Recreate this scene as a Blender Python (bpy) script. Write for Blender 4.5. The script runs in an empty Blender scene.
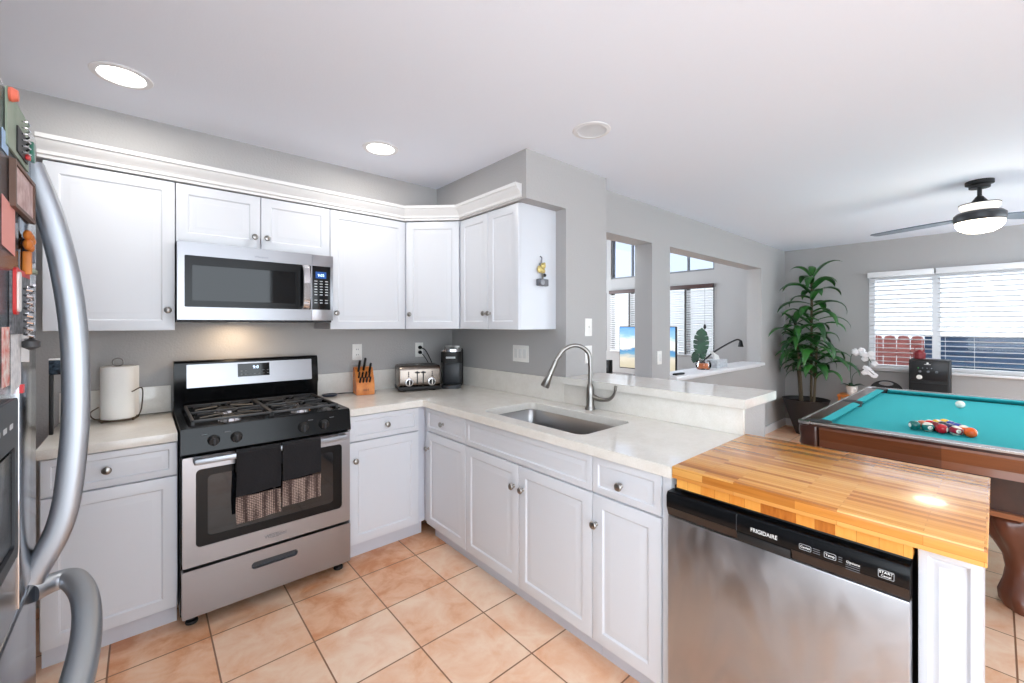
import bpy, bmesh, math, random
from mathutils import Matrix, Vector
random.seed(4)
PI = math.pi
S = bpy.context.scene
COL = S.collection
# ------------------------------------------------------------------ camera
cam = bpy.data.cameras.new('camera')
camo = bpy.data.objects.new('camera', cam); COL.objects.link(camo)
FPX, YAW = 422.77, 0.7173
cam.sensor_width = 36.0; cam.sensor_fit = 'HORIZONTAL'
cam.lens = 36.0 * FPX / 1024.0
cam.shift_y = -(341.5 - 324.93) / 1024.0
cam.clip_start = 0.02; cam.clip_end = 100
camo.location = (-2.0316, -3.1238, 1.404)
camo.rotation_euler = (PI / 2, 0, -YAW)
S.camera = camo
# ------------------------------------------------------------------ world, exposure
W = bpy.data.worlds.new('sky'); S.world = W; W.use_nodes = True
wb = W.node_tree.nodes['Background']
wb.inputs[0].default_value = (0.83, 0.92, 1.0, 1); wb.inputs[1].default_value = 4.1
S.view_settings.view_transform = 'Standard'
try: S.view_settings.look = 'None'
except Exception: pass
S.view_settings.gamma = 1.0
S.view_settings.use_curve_mapping = False
S.view_settings.exposure = 0.50
S.cycles.use_denoising = True
S.cycles.max_bounces = 10; S.cycles.diffuse_bounces = 6; S.cycles.glossy_bounces = 5
S.cycles.transmission_bounces = 6; S.cycles.transparent_max_bounces = 12
S.cycles.sample_clamp_indirect = 6.0
S.cycles.caustics_reflective = False; S.cycles.caustics_refractive = False

def lamp(name, kind, loc, energy, color, size=0.1, rot=(0, 0, 0), spot=None, parent=None, size_y=None):
    l = bpy.data.lights.new(name, kind); l.energy = energy; l.color = color
    if kind == 'AREA':
        l.shape = 'DISK' if size_y is None else 'RECTANGLE'; l.size = size
        if size_y: l.size_y = size_y
    elif kind in ('POINT', 'SPOT'):
        l.shadow_soft_size = size
        if spot: l.spot_size = spot; l.spot_blend = 0.8
    o = bpy.data.objects.new(name, l); COL.objects.link(o)
    o.location = loc; o.rotation_euler = rot
    return o
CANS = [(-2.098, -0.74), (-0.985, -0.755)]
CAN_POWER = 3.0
for i, (x, y) in enumerate(CANS + [(-2.1, -3.6), (-0.8, -4.2), (1.6, -4.4)]):  # last three are added fill lamps behind the camera, without fixtures
    lamp('can_and_fill_lamp', 'AREA', (x, y, 2.425), CAN_POWER, (1.0, 0.96, 0.90), 0.13)
# ------------------------------------------------------------------ colour helpers
def lin(c):
    return tuple((v / 255 / 12.92) if v / 255 <= 0.04045 else ((v / 255 + 0.055) / 1.055) ** 2.4 for v in c) + (1,)
def newmat(name):
    m = bpy.data.materials.new(name); m.use_nodes = True
    return m, m.node_tree.nodes, m.node_tree.links, m.node_tree.nodes['Principled BSDF']
def mat(name, rgb, rough=0.5, metal=0.0, spec=0.5, bump=None, emit=None, es=0, coat=0, mottle=None):
    m, N, L, b = newmat(name)
    b.inputs['Base Color'].default_value = lin(rgb)
    b.inputs['Roughness'].default_value = rough
    b.inputs['Metallic'].default_value = metal
    b.inputs['Specular IOR Level'].default_value = spec
    b.inputs['Coat Weight'].default_value = coat
    b.inputs['Coat Roughness'].default_value = 0.08
    if emit: b.inputs['Emission Color'].default_value = lin(emit); b.inputs['Emission Strength'].default_value = es
    tc = N.new('ShaderNodeTexCoord')
    if bump:
        n = N.new('ShaderNodeTexNoise'); n.inputs['Scale'].default_value = bump[0]; n.inputs['Detail'].default_value = 3
        L.new(tc.outputs['Object'], n.inputs['Vector'])
        bp = N.new('ShaderNodeBump'); bp.inputs['Strength'].default_value = bump[1]; bp.inputs['Distance'].default_value = bump[2] if len(bump) > 2 else 0.002
        L.new(n.outputs['Fac'], bp.inputs['Height']); L.new(bp.outputs[0], b.inputs['Normal'])
    if mottle:
        n = N.new('ShaderNodeTexNoise'); n.inputs['Scale'].default_value = mottle[0]; n.inputs['Detail'].default_value = 5
        L.new(tc.outputs['Object'], n.inputs['Vector'])
        r = N.new('ShaderNodeValToRGB'); r.color_ramp.elements[0].position = 0.35; r.color_ramp.elements[1].position = 0.65
        r.color_ramp.elements[0].color = lin(mottle[1]); r.color_ramp.elements[1].color = lin(rgb)
        L.new(n.outputs['Fac'], r.inputs[0]); L.new(r.outputs[0], b.inputs['Base Color'])
    return m
def steel(name, rgb=(190, 190, 193), rough=0.28, stretch=(1, 1, 60), aniso=0.0):
    """brushed steel: fine streaks along one axis drive the roughness"""
    m, N, L, b = newmat(name)
    b.inputs['Base Color'].default_value = lin(rgb); b.inputs['Metallic'].default_value = 1.0
    tc = N.new('ShaderNodeTexCoord'); mp = N.new('ShaderNodeMapping'); mp.inputs['Scale'].default_value = stretch
    n = N.new('ShaderNodeTexNoise'); n.inputs['Scale'].default_value = 6; n.inputs['Detail'].default_value = 4
    r = N.new('ShaderNodeMapRange'); r.inputs['To Min'].default_value = rough - 0.04; r.inputs['To Max'].default_value = rough + 0.06
    L.new(tc.outputs['Object'], mp.inputs['Vector']); L.new(mp.outputs[0], n.inputs['Vector'])
    L.new(n.outputs['Fac'], r.inputs['Value']); L.new(r.outputs[0], b.inputs['Roughness'])
    return m
def math_node(N, L, op, a, b=None):
    n = N.new('ShaderNodeMath'); n.operation = op
    for i, v in enumerate((a, b)):
        if v is None: continue
        if isinstance(v, (int, float)): n.inputs[i].default_value = v
        else: L.new(v, n.inputs[i])
    return n.outputs[0]

M = {}
M['paint'] = mat('wall_paint', (174, 172, 171), 0.75, bump=(110, 0.55, 0.003))
M['ceil'] = mat('ceiling_paint', (236, 241, 251), 0.85, bump=(120, 0.25, 0.002))
M['trim'] = mat('white_trim', (232, 232, 234), 0.4)
M['cab'] = mat('white_thermofoil', (210, 213, 219), 0.32, spec=0.45)
M['cabgap'] = mat('cabinet_carcass', (200, 203, 212), 0.45)
M['steel'] = steel('brushed_steel', (165, 164, 165), 0.30, (1, 60, 60) )
M['steelx'] = steel('brushed_steel_horizontal', (158, 158, 162), 0.30, (.6, 40, 240))
M['steely'] = steel('brushed_steel_dishwasher', (178, 178, 181), 0.42, (3, 3, 1.2))
nn_ = [n for n in M['steely'].node_tree.nodes if n.type == 'TEX_NOISE'][0]; nn_.inputs['Distortion'].default_value = 3.0; nn_.inputs['Scale'].default_value = 1.6
rr0 = [n for n in M['steely'].node_tree.nodes if n.type == 'MAP_RANGE'][0]; rr0.inputs['From Min'].default_value = .35; rr0.inputs['From Max'].default_value = .65; rr0.inputs['To Min'].default_value = .30; rr0.inputs['To Max'].default_value = .55
M['fridge'] = steel('refrigerator_steel', (150, 156, 164), 0.18, (60, 60, 1))
M['handle'] = steel('satin_handle', (172, 176, 182), 0.42, (60, 60, 1))
M['nickel'] = mat('brushed_nickel', (150, 147, 143), 0.28, 1.0)
M['chrome'] = mat('chrome', (215, 215, 218), 0.12, 1.0)
M['black'] = mat('black_enamel', (13, 14, 16), 0.20, spec=0.25)
M['blackm'] = mat('black_matte', (20, 20, 21), 0.55)
M['iron'] = mat('cast_iron', (58, 58, 60), 0.45, bump=(200, 0.3))
M['dkglass'] = mat('dark_glass', (16, 18, 21), 0.04, spec=0.35)
M['ovenglass'] = mat('oven_glass', (22, 25, 29), 0.05, spec=0.6)
M['dkgrey'] = mat('dark_grey_side', (52, 54, 58), 0.4)
M['brownblk'] = mat('brown_black_strip', (58, 50, 46), 0.32, 0.5)
M['plastic'] = mat('white_plastic', (236, 234, 230), 0.35)
M['blind'] = mat('white_blind', (235, 236, 238), 0.5)
M['paper'] = mat('white_paper', (240, 240, 238), 0.8)
M['towelpaper'] = mat('paper_towel', (240, 239, 235), 0.9, bump=(120, 0.4))
M['led'] = mat('blue_display', (8, 24, 60), 0.2, emit=(60, 130, 230), es=0.35)
M['ledtxt'] = mat('display_digits', (200, 225, 255), 0.4, emit=(190, 220, 255), es=1.6)
M['marks'] = mat('pale_print', (190, 194, 198), 0.5)
M['greymarks'] = mat('grey_print', (110, 113, 118), 0.5)
M['can_on'] = mat('lit_diffuser', (255, 255, 255), 0.5, emit=(255, 250, 240), es=14)
M['fan_on'] = mat('lit_bowl', (255, 255, 255), 0.5, emit=(255, 240, 215), es=5)
M['green'] = mat('leaf_green', (52, 110, 42), 0.28, spec=0.5, mottle=(5, (26, 66, 34)))
M['leafdark'] = mat('leaf_dark', (30, 80, 50), 0.4, mottle=(9, (18, 52, 34)))
M['stem'] = mat('stem_brown', (92, 80, 60), 0.8, bump=(60, 0.5))
M['soil'] = mat('soil', (50, 38, 30), 0.95, bump=(80, 0.9, 0.01))
M['pot'] = mat('dark_planter', (42, 38, 37), 0.5)
M['felt'] = mat('teal_felt', (58, 168, 174), 0.95, bump=(400, 0.2, 0.001), spec=0.1)
M['dkwood'] = None
M['orange'] = mat('orange_wood', (214, 134, 56), 0.45, mottle=(14, (190, 105, 35)))
M['navy'] = mat('navy_plastic', (24, 40, 66), 0.35)
M['fencered'] = mat('fence_stain', (150, 84, 76), 0.8, mottle=(5, (124, 66, 62)))
M['ground'] = mat('concrete_yard', (112, 108, 104), 0.9, mottle=(3, (98, 95, 90)))
M['towelblk'] = mat('black_terry', (24, 23, 26), 0.95, bump=(90, 0.9, 0.004))

def glass_mat():
    m, N, L, b = newmat('window_glass')
    t = N.new('ShaderNodeBsdfTransparent'); g = N.new('ShaderNodeBsdfGlossy'); g.inputs['Roughness'].default_value = 0.02
    fr = N.new('ShaderNodeFresnel'); fr.inputs['IOR'].default_value = 1.35
    mx = N.new('ShaderNodeMixShader'); L.new(fr.outputs[0], mx.inputs[0]); L.new(t.outputs[0], mx.inputs[1]); L.new(g.outputs[0], mx.inputs[2])
    L.new(mx.outputs[0], N['Material Output'].inputs[0]); return m
M['glass'] = glass_mat()
M['screen'] = glass_mat()
M['screen'].node_tree.nodes['Transparent BSDF'].inputs[0].default_value = (.43, .45, .50, 1)

def tile_mat():
    m, N, L, b = newmat('terracotta_tile')
    tc = N.new('ShaderNodeTexCoord'); mp = N.new('ShaderNodeMapping'); mp.inputs['Location'].default_value = (1.4601, 0.7961, 0)
    L.new(tc.outputs['Object'], mp.inputs['Vector'])
    br = N.new('ShaderNodeTexBrick'); br.offset = 0; br.squash = 1
    for k, v in (('Scale', 1), ('Mortar Size', 0.0035), ('Mortar Smooth', 0.2), ('Brick Width', 0.3403), ('Row Height', 0.3403), ('Bias', 0)): br.inputs[k].default_value = v
    br.inputs['Color1'].default_value = (0, 0, 0, 1); br.inputs['Color2'].default_value = (1, 1, 1, 1); br.inputs['Mortar'].default_value = (0.5, 0.5, 0.5, 1)
    L.new(mp.outputs[0], br.inputs['Vector'])
    n = N.new('ShaderNodeTexNoise'); n.inputs['Scale'].default_value = 7; n.inputs['Detail'].default_value = 8; n.inputs['Roughness'].default_value = 0.62; n.inputs['Distortion'].default_value = 0.4
    L.new(tc.outputs['Object'], n.inputs['Vector'])
    bw = N.new('ShaderNodeRGBToBW'); L.new(br.outputs['Color'], bw.inputs[0])
    s = math_node(N, L, 'ADD', math_node(N, L, 'MULTIPLY', bw.outputs[0], 0.30), n.outputs['Fac'])
    r = N.new('ShaderNodeValToRGB'); e = r.color_ramp.elements
    e[0].position = 0.40; e[0].color = lin((214, 146, 102)); e[1].position = 0.86; e[1].color = lin((242, 212, 186))
    x = e.new(0.58); x.color = lin((232, 182, 146))
    L.new(s, r.inputs[0])
    mx = N.new('ShaderNodeMixRGB'); L.new(br.outputs['Fac'], mx.inputs[0]); L.new(r.outputs[0], mx.inputs[1]); mx.inputs[2].default_value = lin((140, 98, 70))
    L.new(mx.outputs[0], b.inputs['Base Color'])
    rr = N.new('ShaderNodeMapRange'); rr.inputs['To Min'].default_value = 0.28; rr.inputs['To Max'].default_value = 0.45
    L.new(n.outputs['Fac'], rr.inputs['Value']); L.new(rr.outputs[0], b.inputs['Roughness'])
    inv = math_node(N, L, 'SUBTRACT', 1.0, br.outputs['Fac'])
    h = math_node(N, L, 'ADD', inv, math_node(N, L, 'MULTIPLY', n.outputs['Fac'], 0.3))
    bp = N.new('ShaderNodeBump'); bp.inputs['Strength'].default_value = 0.4; bp.inputs['Distance'].default_value = 0.003
    L.new(h, bp.inputs['Height']); L.new(bp.outputs[0], b.inputs['Normal'])
    return m
M['tile'] = tile_mat()
def quartz_mat():
    m, N, L, b = newmat('quartz')
    tc = N.new('ShaderNodeTexCoord')
    n = N.new('ShaderNodeTexNoise'); n.inputs['Scale'].default_value = 14; n.inputs['Detail'].default_value = 9; n.inputs['Roughness'].default_value = 0.7
    n2 = N.new('ShaderNodeTexNoise'); n2.inputs['Scale'].default_value = 160; n2.inputs['Detail'].default_value = 2
    for q in (n, n2): L.new(tc.outputs['Object'], q.inputs['Vector'])
    s = math_node(N, L, 'ADD', math_node(N, L, 'MULTIPLY', n.outputs['Fac'], 0.7), math_node(N, L, 'MULTIPLY', n2.outputs['Fac'], 0.3))
    r = N.new('ShaderNodeValToRGB'); e = r.color_ramp.elements
    e[0].position = 0.36; e[0].color = lin((216, 212, 204)); e[1].position = 0.60; e[1].color = lin((226, 223, 217))
    L.new(s, r.inputs[0]); L.new(r.outputs[0], b.inputs['Base Color']); b.inputs['Roughness'].default_value = 0.07
    return m
M['quartz'] = quartz_mat()
def stave_mat(name, cols, length, width, endgrain=False, rough=0.24, coat=0.22, axis='y'):
    """laminated strips: rows across x+z, strips running along y"""
    m, N, L, b = newmat(name)
    tc = N.new('ShaderNodeTexCoord'); sp = N.new('ShaderNodeSeparateXYZ'); L.new(tc.outputs['Object'], sp.inputs[0])
    a, c = (sp.outputs['Y'], sp.outputs['X']) if axis == 'y' else (sp.outputs['X'], sp.outputs['Y'])
    row = math_node(N, L, 'ADD', c, math_node(N, L, 'MULTIPLY', sp.outputs['Z'], 0.8 if not endgrain else 0.0))
    cb = N.new('ShaderNodeCombineXYZ'); L.new(a, cb.inputs[0]); L.new(row, cb.inputs[1])
    br = N.new('ShaderNodeTexBrick'); br.offset = 0.37; br.offset_frequency = 2; br.squash = 1
    for k, v in (('Scale', 1), ('Mortar Size', 0.0004), ('Mortar Smooth', 0.1), ('Brick Width', length), ('Row Height', width), ('Bias', 0)): br.inputs[k].default_value = v
    br.inputs['Color1'].default_value = (0, 0, 0, 1); br.inputs['Color2'].default_value = (1, 1, 1, 1); br.inputs['Mortar'].default_value = (0, 0, 0, 1)
    L.new(cb.outputs[0], br.inputs['Vector'])
    mp = N.new('ShaderNodeMapping'); mp.inputs['Scale'].default_value = (60, 2.5, 60) if axis == 'y' else (2.5, 60, 60)
    if endgrain: mp.inputs['Scale'].default_value = (20, 60, 12)
    L.new(tc.outputs['Object'], mp.inputs['Vector'])
    n = N.new('ShaderNodeTexNoise'); n.inputs['Scale'].default_value = 1.6; n.inputs['Detail'].default_value = 5; L.new(mp.outputs[0], n.inputs['Vector'])
    bw = N.new('ShaderNodeRGBToBW'); L.new(br.outputs['Color'], bw.inputs[0])
    s = math_node(N, L, 'ADD', math_node(N, L, 'MULTIPLY', bw.outputs[0], 0.72), math_node(N, L, 'MULTIPLY', n.outputs['Fac'], 0.34))
    r = N.new('ShaderNodeValToRGB'); e = r.color_ramp.elements
    e[0].position = 0.12; e[0].color = lin(cols[0]); e[1].position = 0.95; e[1].color = lin(cols[2])
    x = e.new(0.42); x.color = lin(cols[1])
    L.new(s, r.inputs[0]); L.new(r.outputs[0], b.inputs['Base Color'])
    b.inputs['Roughness'].default_value = rough; b.inputs['Coat Weight'].default_value = coat; b.inputs['Coat Roughness'].default_value = 0.07
    return m
M['butcher'] = stave_mat('butcher_block', ((150, 84, 28), (204, 134, 58), (228, 174, 98)), 0.26, 0.0185)
M['butcherend'] = stave_mat('butcher_block_blocks', ((150, 78, 26), (212, 132, 52), (234, 172, 86)), 0.045, 3.0, True)
M['dkwood'] = stave_mat('walnut_stain', ((86, 44, 22), (118, 66, 36), (142, 84, 48)), 2.9, 0.6, rough=0.3, coat=0.35)
M['dkwood2'] = mat('dark_walnut', (66, 36, 28), 0.28, coat=0.4, mottle=(12, (50, 26, 20)))
M['medwood'] = mat('medium_wood', (150, 92, 56), 0.4, mottle=(8, (128, 74, 42)))

def wovenmat():
    m, N, L, b = newmat('dotted_weave')
    tc = N.new('ShaderNodeTexCoord'); v = N.new('ShaderNodeTexVoronoi'); v.inputs['Scale'].default_value = 125; v.inputs['Randomness'].default_value = 0.12
    L.new(tc.outputs['Object'], v.inputs['Vector'])
    r = N.new('ShaderNodeValToRGB'); r.color_ramp.elements[0].position = 0.25; r.color_ramp.elements[0].color = lin((186, 164, 152)); r.color_ramp.elements[1].position = 0.5; r.color_ramp.elements[1].color = lin((66, 50, 46))
    L.new(v.outputs['Distance'], r.inputs[0]); L.new(r.outputs[0], b.inputs['Base Color']); b.inputs['Roughness'].default_value = 0.95
    return m
M['dots'] = wovenmat()
# ------------------------------------------------------------------ mesh builder
class MB:
    def __init__(s, frame=None):
        s.bm = bmesh.new(); s.F = frame or Matrix()
    def _add(s, verts, faces, smooth=True):
        vs = [s.bm.verts.new(v) for v in verts]
        for f in faces:
            try: s.bm.faces.new([vs[i] for i in f])
            except ValueError: pass
        return vs
    def box(s, x0, x1, y0, y1, z0, z1, bev=0.0, seg=2):
        x0, x1 = sorted((x0, x1)); y0, y1 = sorted((y0, y1)); z0, z1 = sorted((z0, z1))
        v = [(x, y, z) for z in (z0, z1) for y in (y0, y1) for x in (x0, x1)]
        vs = s._add(v, [(0, 2, 3, 1), (4, 5, 7, 6), (0, 1, 5, 4), (2, 6, 7, 3), (0, 4, 6, 2), (1, 3, 7, 5)])
        if bev:
            es = list({e for a in vs for e in a.link_edges})
            bmesh.ops.bevel(s.bm, geom=es, offset=bev, segments=seg, affect='EDGES', profile=0.5)
        return s
    def obox(s, mtx, sx, sy, sz, bev=0.0):
        """box of full sizes centred on a matrix"""
        v = [mtx @ Vector((x * sx / 2, y * sy / 2, z * sz / 2)) for z in (-1, 1) for y in (-1, 1) for x in (-1, 1)]
        vs = s._add(v, [(0, 2, 3, 1), (4, 5, 7, 6), (0, 1, 5, 4), (2, 6, 7, 3), (0, 4, 6, 2), (1, 3, 7, 5)])
        if bev:
            es = list({e for a in vs for e in a.link_edges})
            bmesh.ops.bevel(s.bm, geom=es, offset=bev, segments=2, affect='EDGES', profile=0.5)
        return s
    def rings(s, rings, cap0=True, cap1=True, closed=True):
        n = len(rings[0]); V = [[s.bm.verts.new(p) for p in r] for r in rings]
        for a, b in zip(V, V[1:]):
            for i in range(n if closed else n - 1):
                j = (i + 1) % n
                try: s.bm.faces.new((a[i], a[j], b[j], b[i]))
                except ValueError: pass
        if cap0 and closed: s.bm.faces.new(V[0][::-1])
        if cap1 and closed: s.bm.faces.new(V[-1])
        return s
    def lathe(s, prof, c=(0, 0, 0), seg=24, axis='z', cap0=True, cap1=True, sx=1, sy=1):
        """prof = [(radius, height)]"""
        R = []
        for r, h in prof:
            ring = []
            for i in range(seg):
                t = 2 * PI * i / seg; a, b = max(r, 1e-5) * math.cos(t) * sx, max(r, 1e-5) * math.sin(t) * sy
                p = {'z': (a, b, h), 'x': (h, a, b), 'y': (b, h, a), '-y': (a, -h, b), '-x': (-h, b, a)}[axis]
                ring.append((c[0] + p[0], c[1] + p[1], c[2] + p[2]))
            R.append(ring)
        return s.rings(R, cap0, cap1)
    def tube(s, pts, r, seg=10, cap=True, flat=None):
        pts = [Vector(p) for p in pts]; n = len(pts); R = []
        up = None
        for i, p in enumerate(pts):
            t = (pts[min(i + 1, n - 1)] - pts[max(i - 1, 0)]).normalized()
            if up is None:
                up = Vector((0, 0, 1)) if abs(t.z) < 0.9 else Vector((1, 0, 0))
            a = (up - t * up.dot(t)).normalized(); b = t.cross(a); up = a
            rr = r[i] if isinstance(r, (list, tuple)) else r
            fa, fb = flat if flat else (1, 1)
            R.append([p + a * rr * fa * math.cos(2 * PI * k / seg) + b * rr * fb * math.sin(2 * PI * k / seg) for k in range(seg)])
        return s.rings(R, cap, cap)
    def strap(s, pts, wdir, w, t, bev=0.3):
        """flat bar of width w (along wdir) and thickness t along a path"""
        pts = [Vector(p) for p in pts]; n = len(pts); wd = Vector(wdir).normalized(); R = []
        for i, p in enumerate(pts):
            tg = (pts[min(i + 1, n - 1)] - pts[max(i - 1, 0)]).normalized()
            nn = tg.cross(wd).normalized(); ww = w[i] if isinstance(w, (list, tuple)) else w
            if bev < .25:
                prof = [(ww / 2 * math.copysign(abs(math.cos(q)) ** .7, math.cos(q)), t / 2 * math.copysign(abs(math.sin(q)) ** .7, math.sin(q))) for q in [2 * PI * (m_ + .5) / 20 for m_ in range(20)]]
            else:
                k = t * bev
                prof = [(-ww / 2, -t / 2 + k), (-ww / 2 + k, -t / 2), (ww / 2 - k, -t / 2), (ww / 2, -t / 2 + k), (ww / 2, t / 2 - k), (ww / 2 - k, t / 2), (-ww / 2 + k, t / 2), (-ww / 2, t / 2 - k)]
            R.append([p + wd * a + nn * b for a, b in prof])
        return s.rings(R)
    def sphere(s, c, r, sc=(1, 1, 1), seg=20, rings=12):
        bmesh.ops.create_uvsphere(s.bm, u_segments=seg, v_segments=rings, radius=r, matrix=Matrix.Translation(c) @ Matrix.Diagonal((*sc, 1)))
        return s
    def plate(s, outer, holes, axis, a, b):
        """polygon with holes, extruded from a to b along axis. 2D coords are the two other axes in order"""
        def P(p, h):
            if axis == 'z': return (p[0], p[1], h)
            if axis == 'y': return (p[0], h, p[1])
            return (h, p[0], p[1])
        tmp = bmesh.new(); es = []
        for loop in [outer] + list(holes):
            vs = [tmp.verts.new(P(p, a)) for p in loop]
            es += [tmp.edges.new((vs[i], vs[(i + 1) % len(vs)])) for i in range(len(vs))]
        bmesh.ops.triangle_fill(tmp, use_beauty=True, use_dissolve=False, edges=es)
        ex = bmesh.ops.extrude_face_region(tmp, geom=list(tmp.faces))
        d = {'x': (b - a, 0, 0), 'y': (0, b - a, 0), 'z': (0, 0, b - a)}[axis]
        bmesh.ops.translate(tmp, vec=d, verts=[v for v in ex['geom'] if isinstance(v, bmesh.types.BMVert)])
        bmesh.ops.recalc_face_normals(tmp, faces=tmp.faces)
        me = bpy.data.meshes.new('t'); tmp.to_mesh(me); tmp.free(); s.bm.from_mesh(me); bpy.data.meshes.remove(me)
        return s
    def panel(s, x0, x1, z0, z1, yf, t, steps):
        """door or drawer front facing -y with nested rectangular steps [(inset, recess)]"""
        def ring(i, y): return [(x0 + i, y, z0 + i), (x1 - i, y, z0 + i), (x1 - i, y, z1 - i), (x0 + i, y, z1 - i)]
        R = [ring(0, yf + t), ring(0, yf + 0.003), ring(0.0012, yf + 0.0008), ring(0.0035, yf)] + [ring(i, yf + d) for i, d in steps]
        return s.rings(R)
    def build(s, name, material, parent=None, smooth=True, angle=35, recalc=True):
        if recalc: bmesh.ops.recalc_face_normals(s.bm, faces=s.bm.faces)
        bmesh.ops.transform(s.bm, matrix=s.F, verts=s.bm.verts)
        me = bpy.data.meshes.new(name)
        if parent is None:
            xs = [v.co for v in s.bm.verts]
            c = Vector(((min(v.x for v in xs) + max(v.x for v in xs)) / 2, (min(v.y for v in xs) + max(v.y for v in xs)) / 2, min(v.z for v in xs)))
        else:
            c = world_loc(parent)
        bmesh.ops.translate(s.bm, vec=-c, verts=s.bm.verts)
        s.bm.to_mesh(me); s.bm.free()
        o = bpy.data.objects.new(name, me); COL.objects.link(o)
        if parent is None: o.location = c
        else: o.parent = parent
        mats = material if isinstance(material, list) else [material]
        for mm in mats: me.materials.append(mm)
        if smooth and len(me.polygons):
            me.polygons.foreach_set('use_smooth', [True] * len(me.polygons)); me.set_sharp_from_angle(angle=math.radians(angle))
        return o
def world_loc(o):
    v = Vector((0, 0, 0))
    while o: v += o.location; o = o.parent
    return v
def tag(o, label=None, cat=None, group=None, kind=None):
    if label: o['label'] = label
    if cat: o['category'] = cat
    if group: o['group'] = group
    if kind: o['kind'] = kind
    return o
def thing(name, loc, label, cat, group=None):
    o = bpy.data.objects.new(name, None); COL.objects.link(o); o.location = loc; o.empty_display_size = 0.05
    return tag(o, label, cat, group)
def struct(o): o['kind'] = 'structure'; return o
def copy_tree(o, parent=None, first=True):
    c = o.copy(); COL.objects.link(c)
    if parent is not None: c.parent = parent
    for ch in list(o.children):
        if ch.name in bpy.data.objects: copy_tree(ch, c, False)
    return c
def text(name, body, size, mtx, material, parent, ext=0.0004, align='CENTER', scale_x=1.0):
    cu = bpy.data.curves.new(name, 'FONT'); cu.body = body; cu.size = size; cu.extrude = ext; cu.align_x = align; cu.align_y = 'CENTER'
    tmp = bpy.data.objects.new(name, cu); me = bpy.data.meshes.new_from_object(tmp); bpy.data.objects.remove(tmp)
    m = Matrix.Translation(-world_loc(parent)) @ mtx @ Matrix.Diagonal((scale_x, 1, 1, 1))
    me.transform(m); me.materials.clear(); me.materials.append(material)
    o = bpy.data.objects.new(name, me); COL.objects.link(o); o.parent = parent
    return o
def face_my(x, y, z): return Matrix.Translation((x, y, z)) @ Matrix.Rotation(PI / 2, 4, 'X')           # reads from -y
def face_mx(x, y, z): return Matrix.Translation((x, y, z)) @ Matrix.Rotation(-PI / 2, 4, 'Z') @ Matrix.Rotation(PI / 2, 4, 'X')  # reads from -x
def rect(x0, x1, z0, z1): return [(x0, z0), (x1, z0), (x1, z1), (x0, z1)]
def rrect(x0, x1, y0, y1, r, n=6):
    P = []
    for cx, cy, a0 in ((x1 - r, y0 + r, -90), (x1 - r, y1 - r, 0), (x0 + r, y1 - r, 90), (x0 + r, y0 + r, 180)):
        for i in range(n + 1):
            t = math.radians(a0 + 90 * i / n); P.append((cx + r * math.cos(t), cy + r * math.sin(t)))
    return P
def spline(pts, n=8):
    """Catmull-Rom through points"""
    P = [Vector(p) for p in pts]; P = [2 * P[0] - P[1]] + P + [2 * P[-1] - P[-2]]; out = []
    for i in range(1, len(P) - 2):
        for k in range(n):
            t = k / n; a, b, c, d = P[i - 1:i + 3]
            out.append(0.5 * ((2 * b) + (c - a) * t + (2 * a - 5 * b + 4 * c - d) * t * t + (-a + 3 * b - 3 * c + d) * t ** 3))
    out.append(P[-2]); return out

# ================================================================== SETTING
H = 2.436; XL = -3.1; XF = 4.77; YR = -4.95; YL = 3.0; HL = 3.7; DW = -1.166
struct(MB().box(XL - .15, XF + .15, YR - .15, YL + .15, -0.06, 0).build('floor', M['tile'])).location = (0, 0, -0.06)
f = bpy.data.objects['floor']
for v in f.data.vertices:
    v.co.x += (XL + XF) / 2; v.co.y += (YR + YL) / 2
# ceiling of kitchen and dining (steps around the tall living room)
struct(MB().plate([(XL - .15, YR - .15), (XF + .15, YR - .15), (XF + .15, DW + .17), (.4245, DW + .17), (.4245, .12), (XL - .15, .12)], [], 'z', H, H + .08).build('ceiling', M['ceil']))
struct(MB().box(.3, XF + .15, DW + .17, YL + .15, HL, HL + .08).build('ceiling', M['ceil']))
struct(MB().box(XL - .12, .0, 0, .12, 0, H).build('wall_back', M['paint']))
struct(MB().box(0, .4245, -1.318, .12, 0, H).build('wall_right', M['paint']))
struct(MB().plate(rect(YR, 0, 0, H), [rect(YR + .10, -2.66, .75, 2.36)], 'x', XL - .12, XL).build('wall_left', M['paint']))  # opening added in this unseen wall to bring daylight onto the cabinets
# soffit above the wall cabinets
struct(MB().plate([(XL, 0), (XL, -.3212), (-.3457, -.3212), (-.3457, -1.318), (0, -1.318), (0, 0)], [], 'z', 2.1465, H).build('wall_soffit', M['paint']))
# dining wall with two pass-through openings
struct(MB().plate(rect(.4245, XF, 0, HL), [rect(.56, 1.282, .90, 2.113), rect(1.588, 3.86, .90, 2.118)], 'y', DW, DW + .17).build('wall_dining', M['paint']))
# living room walls
struct(MB().box(.3, .4245, .12, YL, 0, HL).build('wall_living_side', M['paint']))
struct(MB().plate(rect(.3, XF, 0, HL), [rect(.6, 4.4, .3, 3.3)], 'y', YL, YL + .12).build('wall_living_end', M['paint']))  # opening added in the unseen end wall to brighten the living room
# far (window) wall, x = XF
LW = [(-.19, .70), (.88, 1.77), (1.87, 2.6)]
holes = [rect(-3.98, -2.075, .875, 2.0)] + [rect(a, b, .90, 2.03) for a, b in LW] + [rect(a, b, 2.28, 3.25) for a, b in LW]
struct(MB().plate(rect(YR, YL, 0, HL), holes, 'x', XF, XF + .15).build('wall_far', M['paint']))
# rear wall with wide openings that let the daylight in
struct(MB().plate(rect(XL - .12, XF, 0, H), [rect(-2.95, -.55, .02, 2.3), rect(1.9, 4.6, .4, 2.2)], 'y', YR - .12, YR).build('wall_rear', M['paint']))
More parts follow.
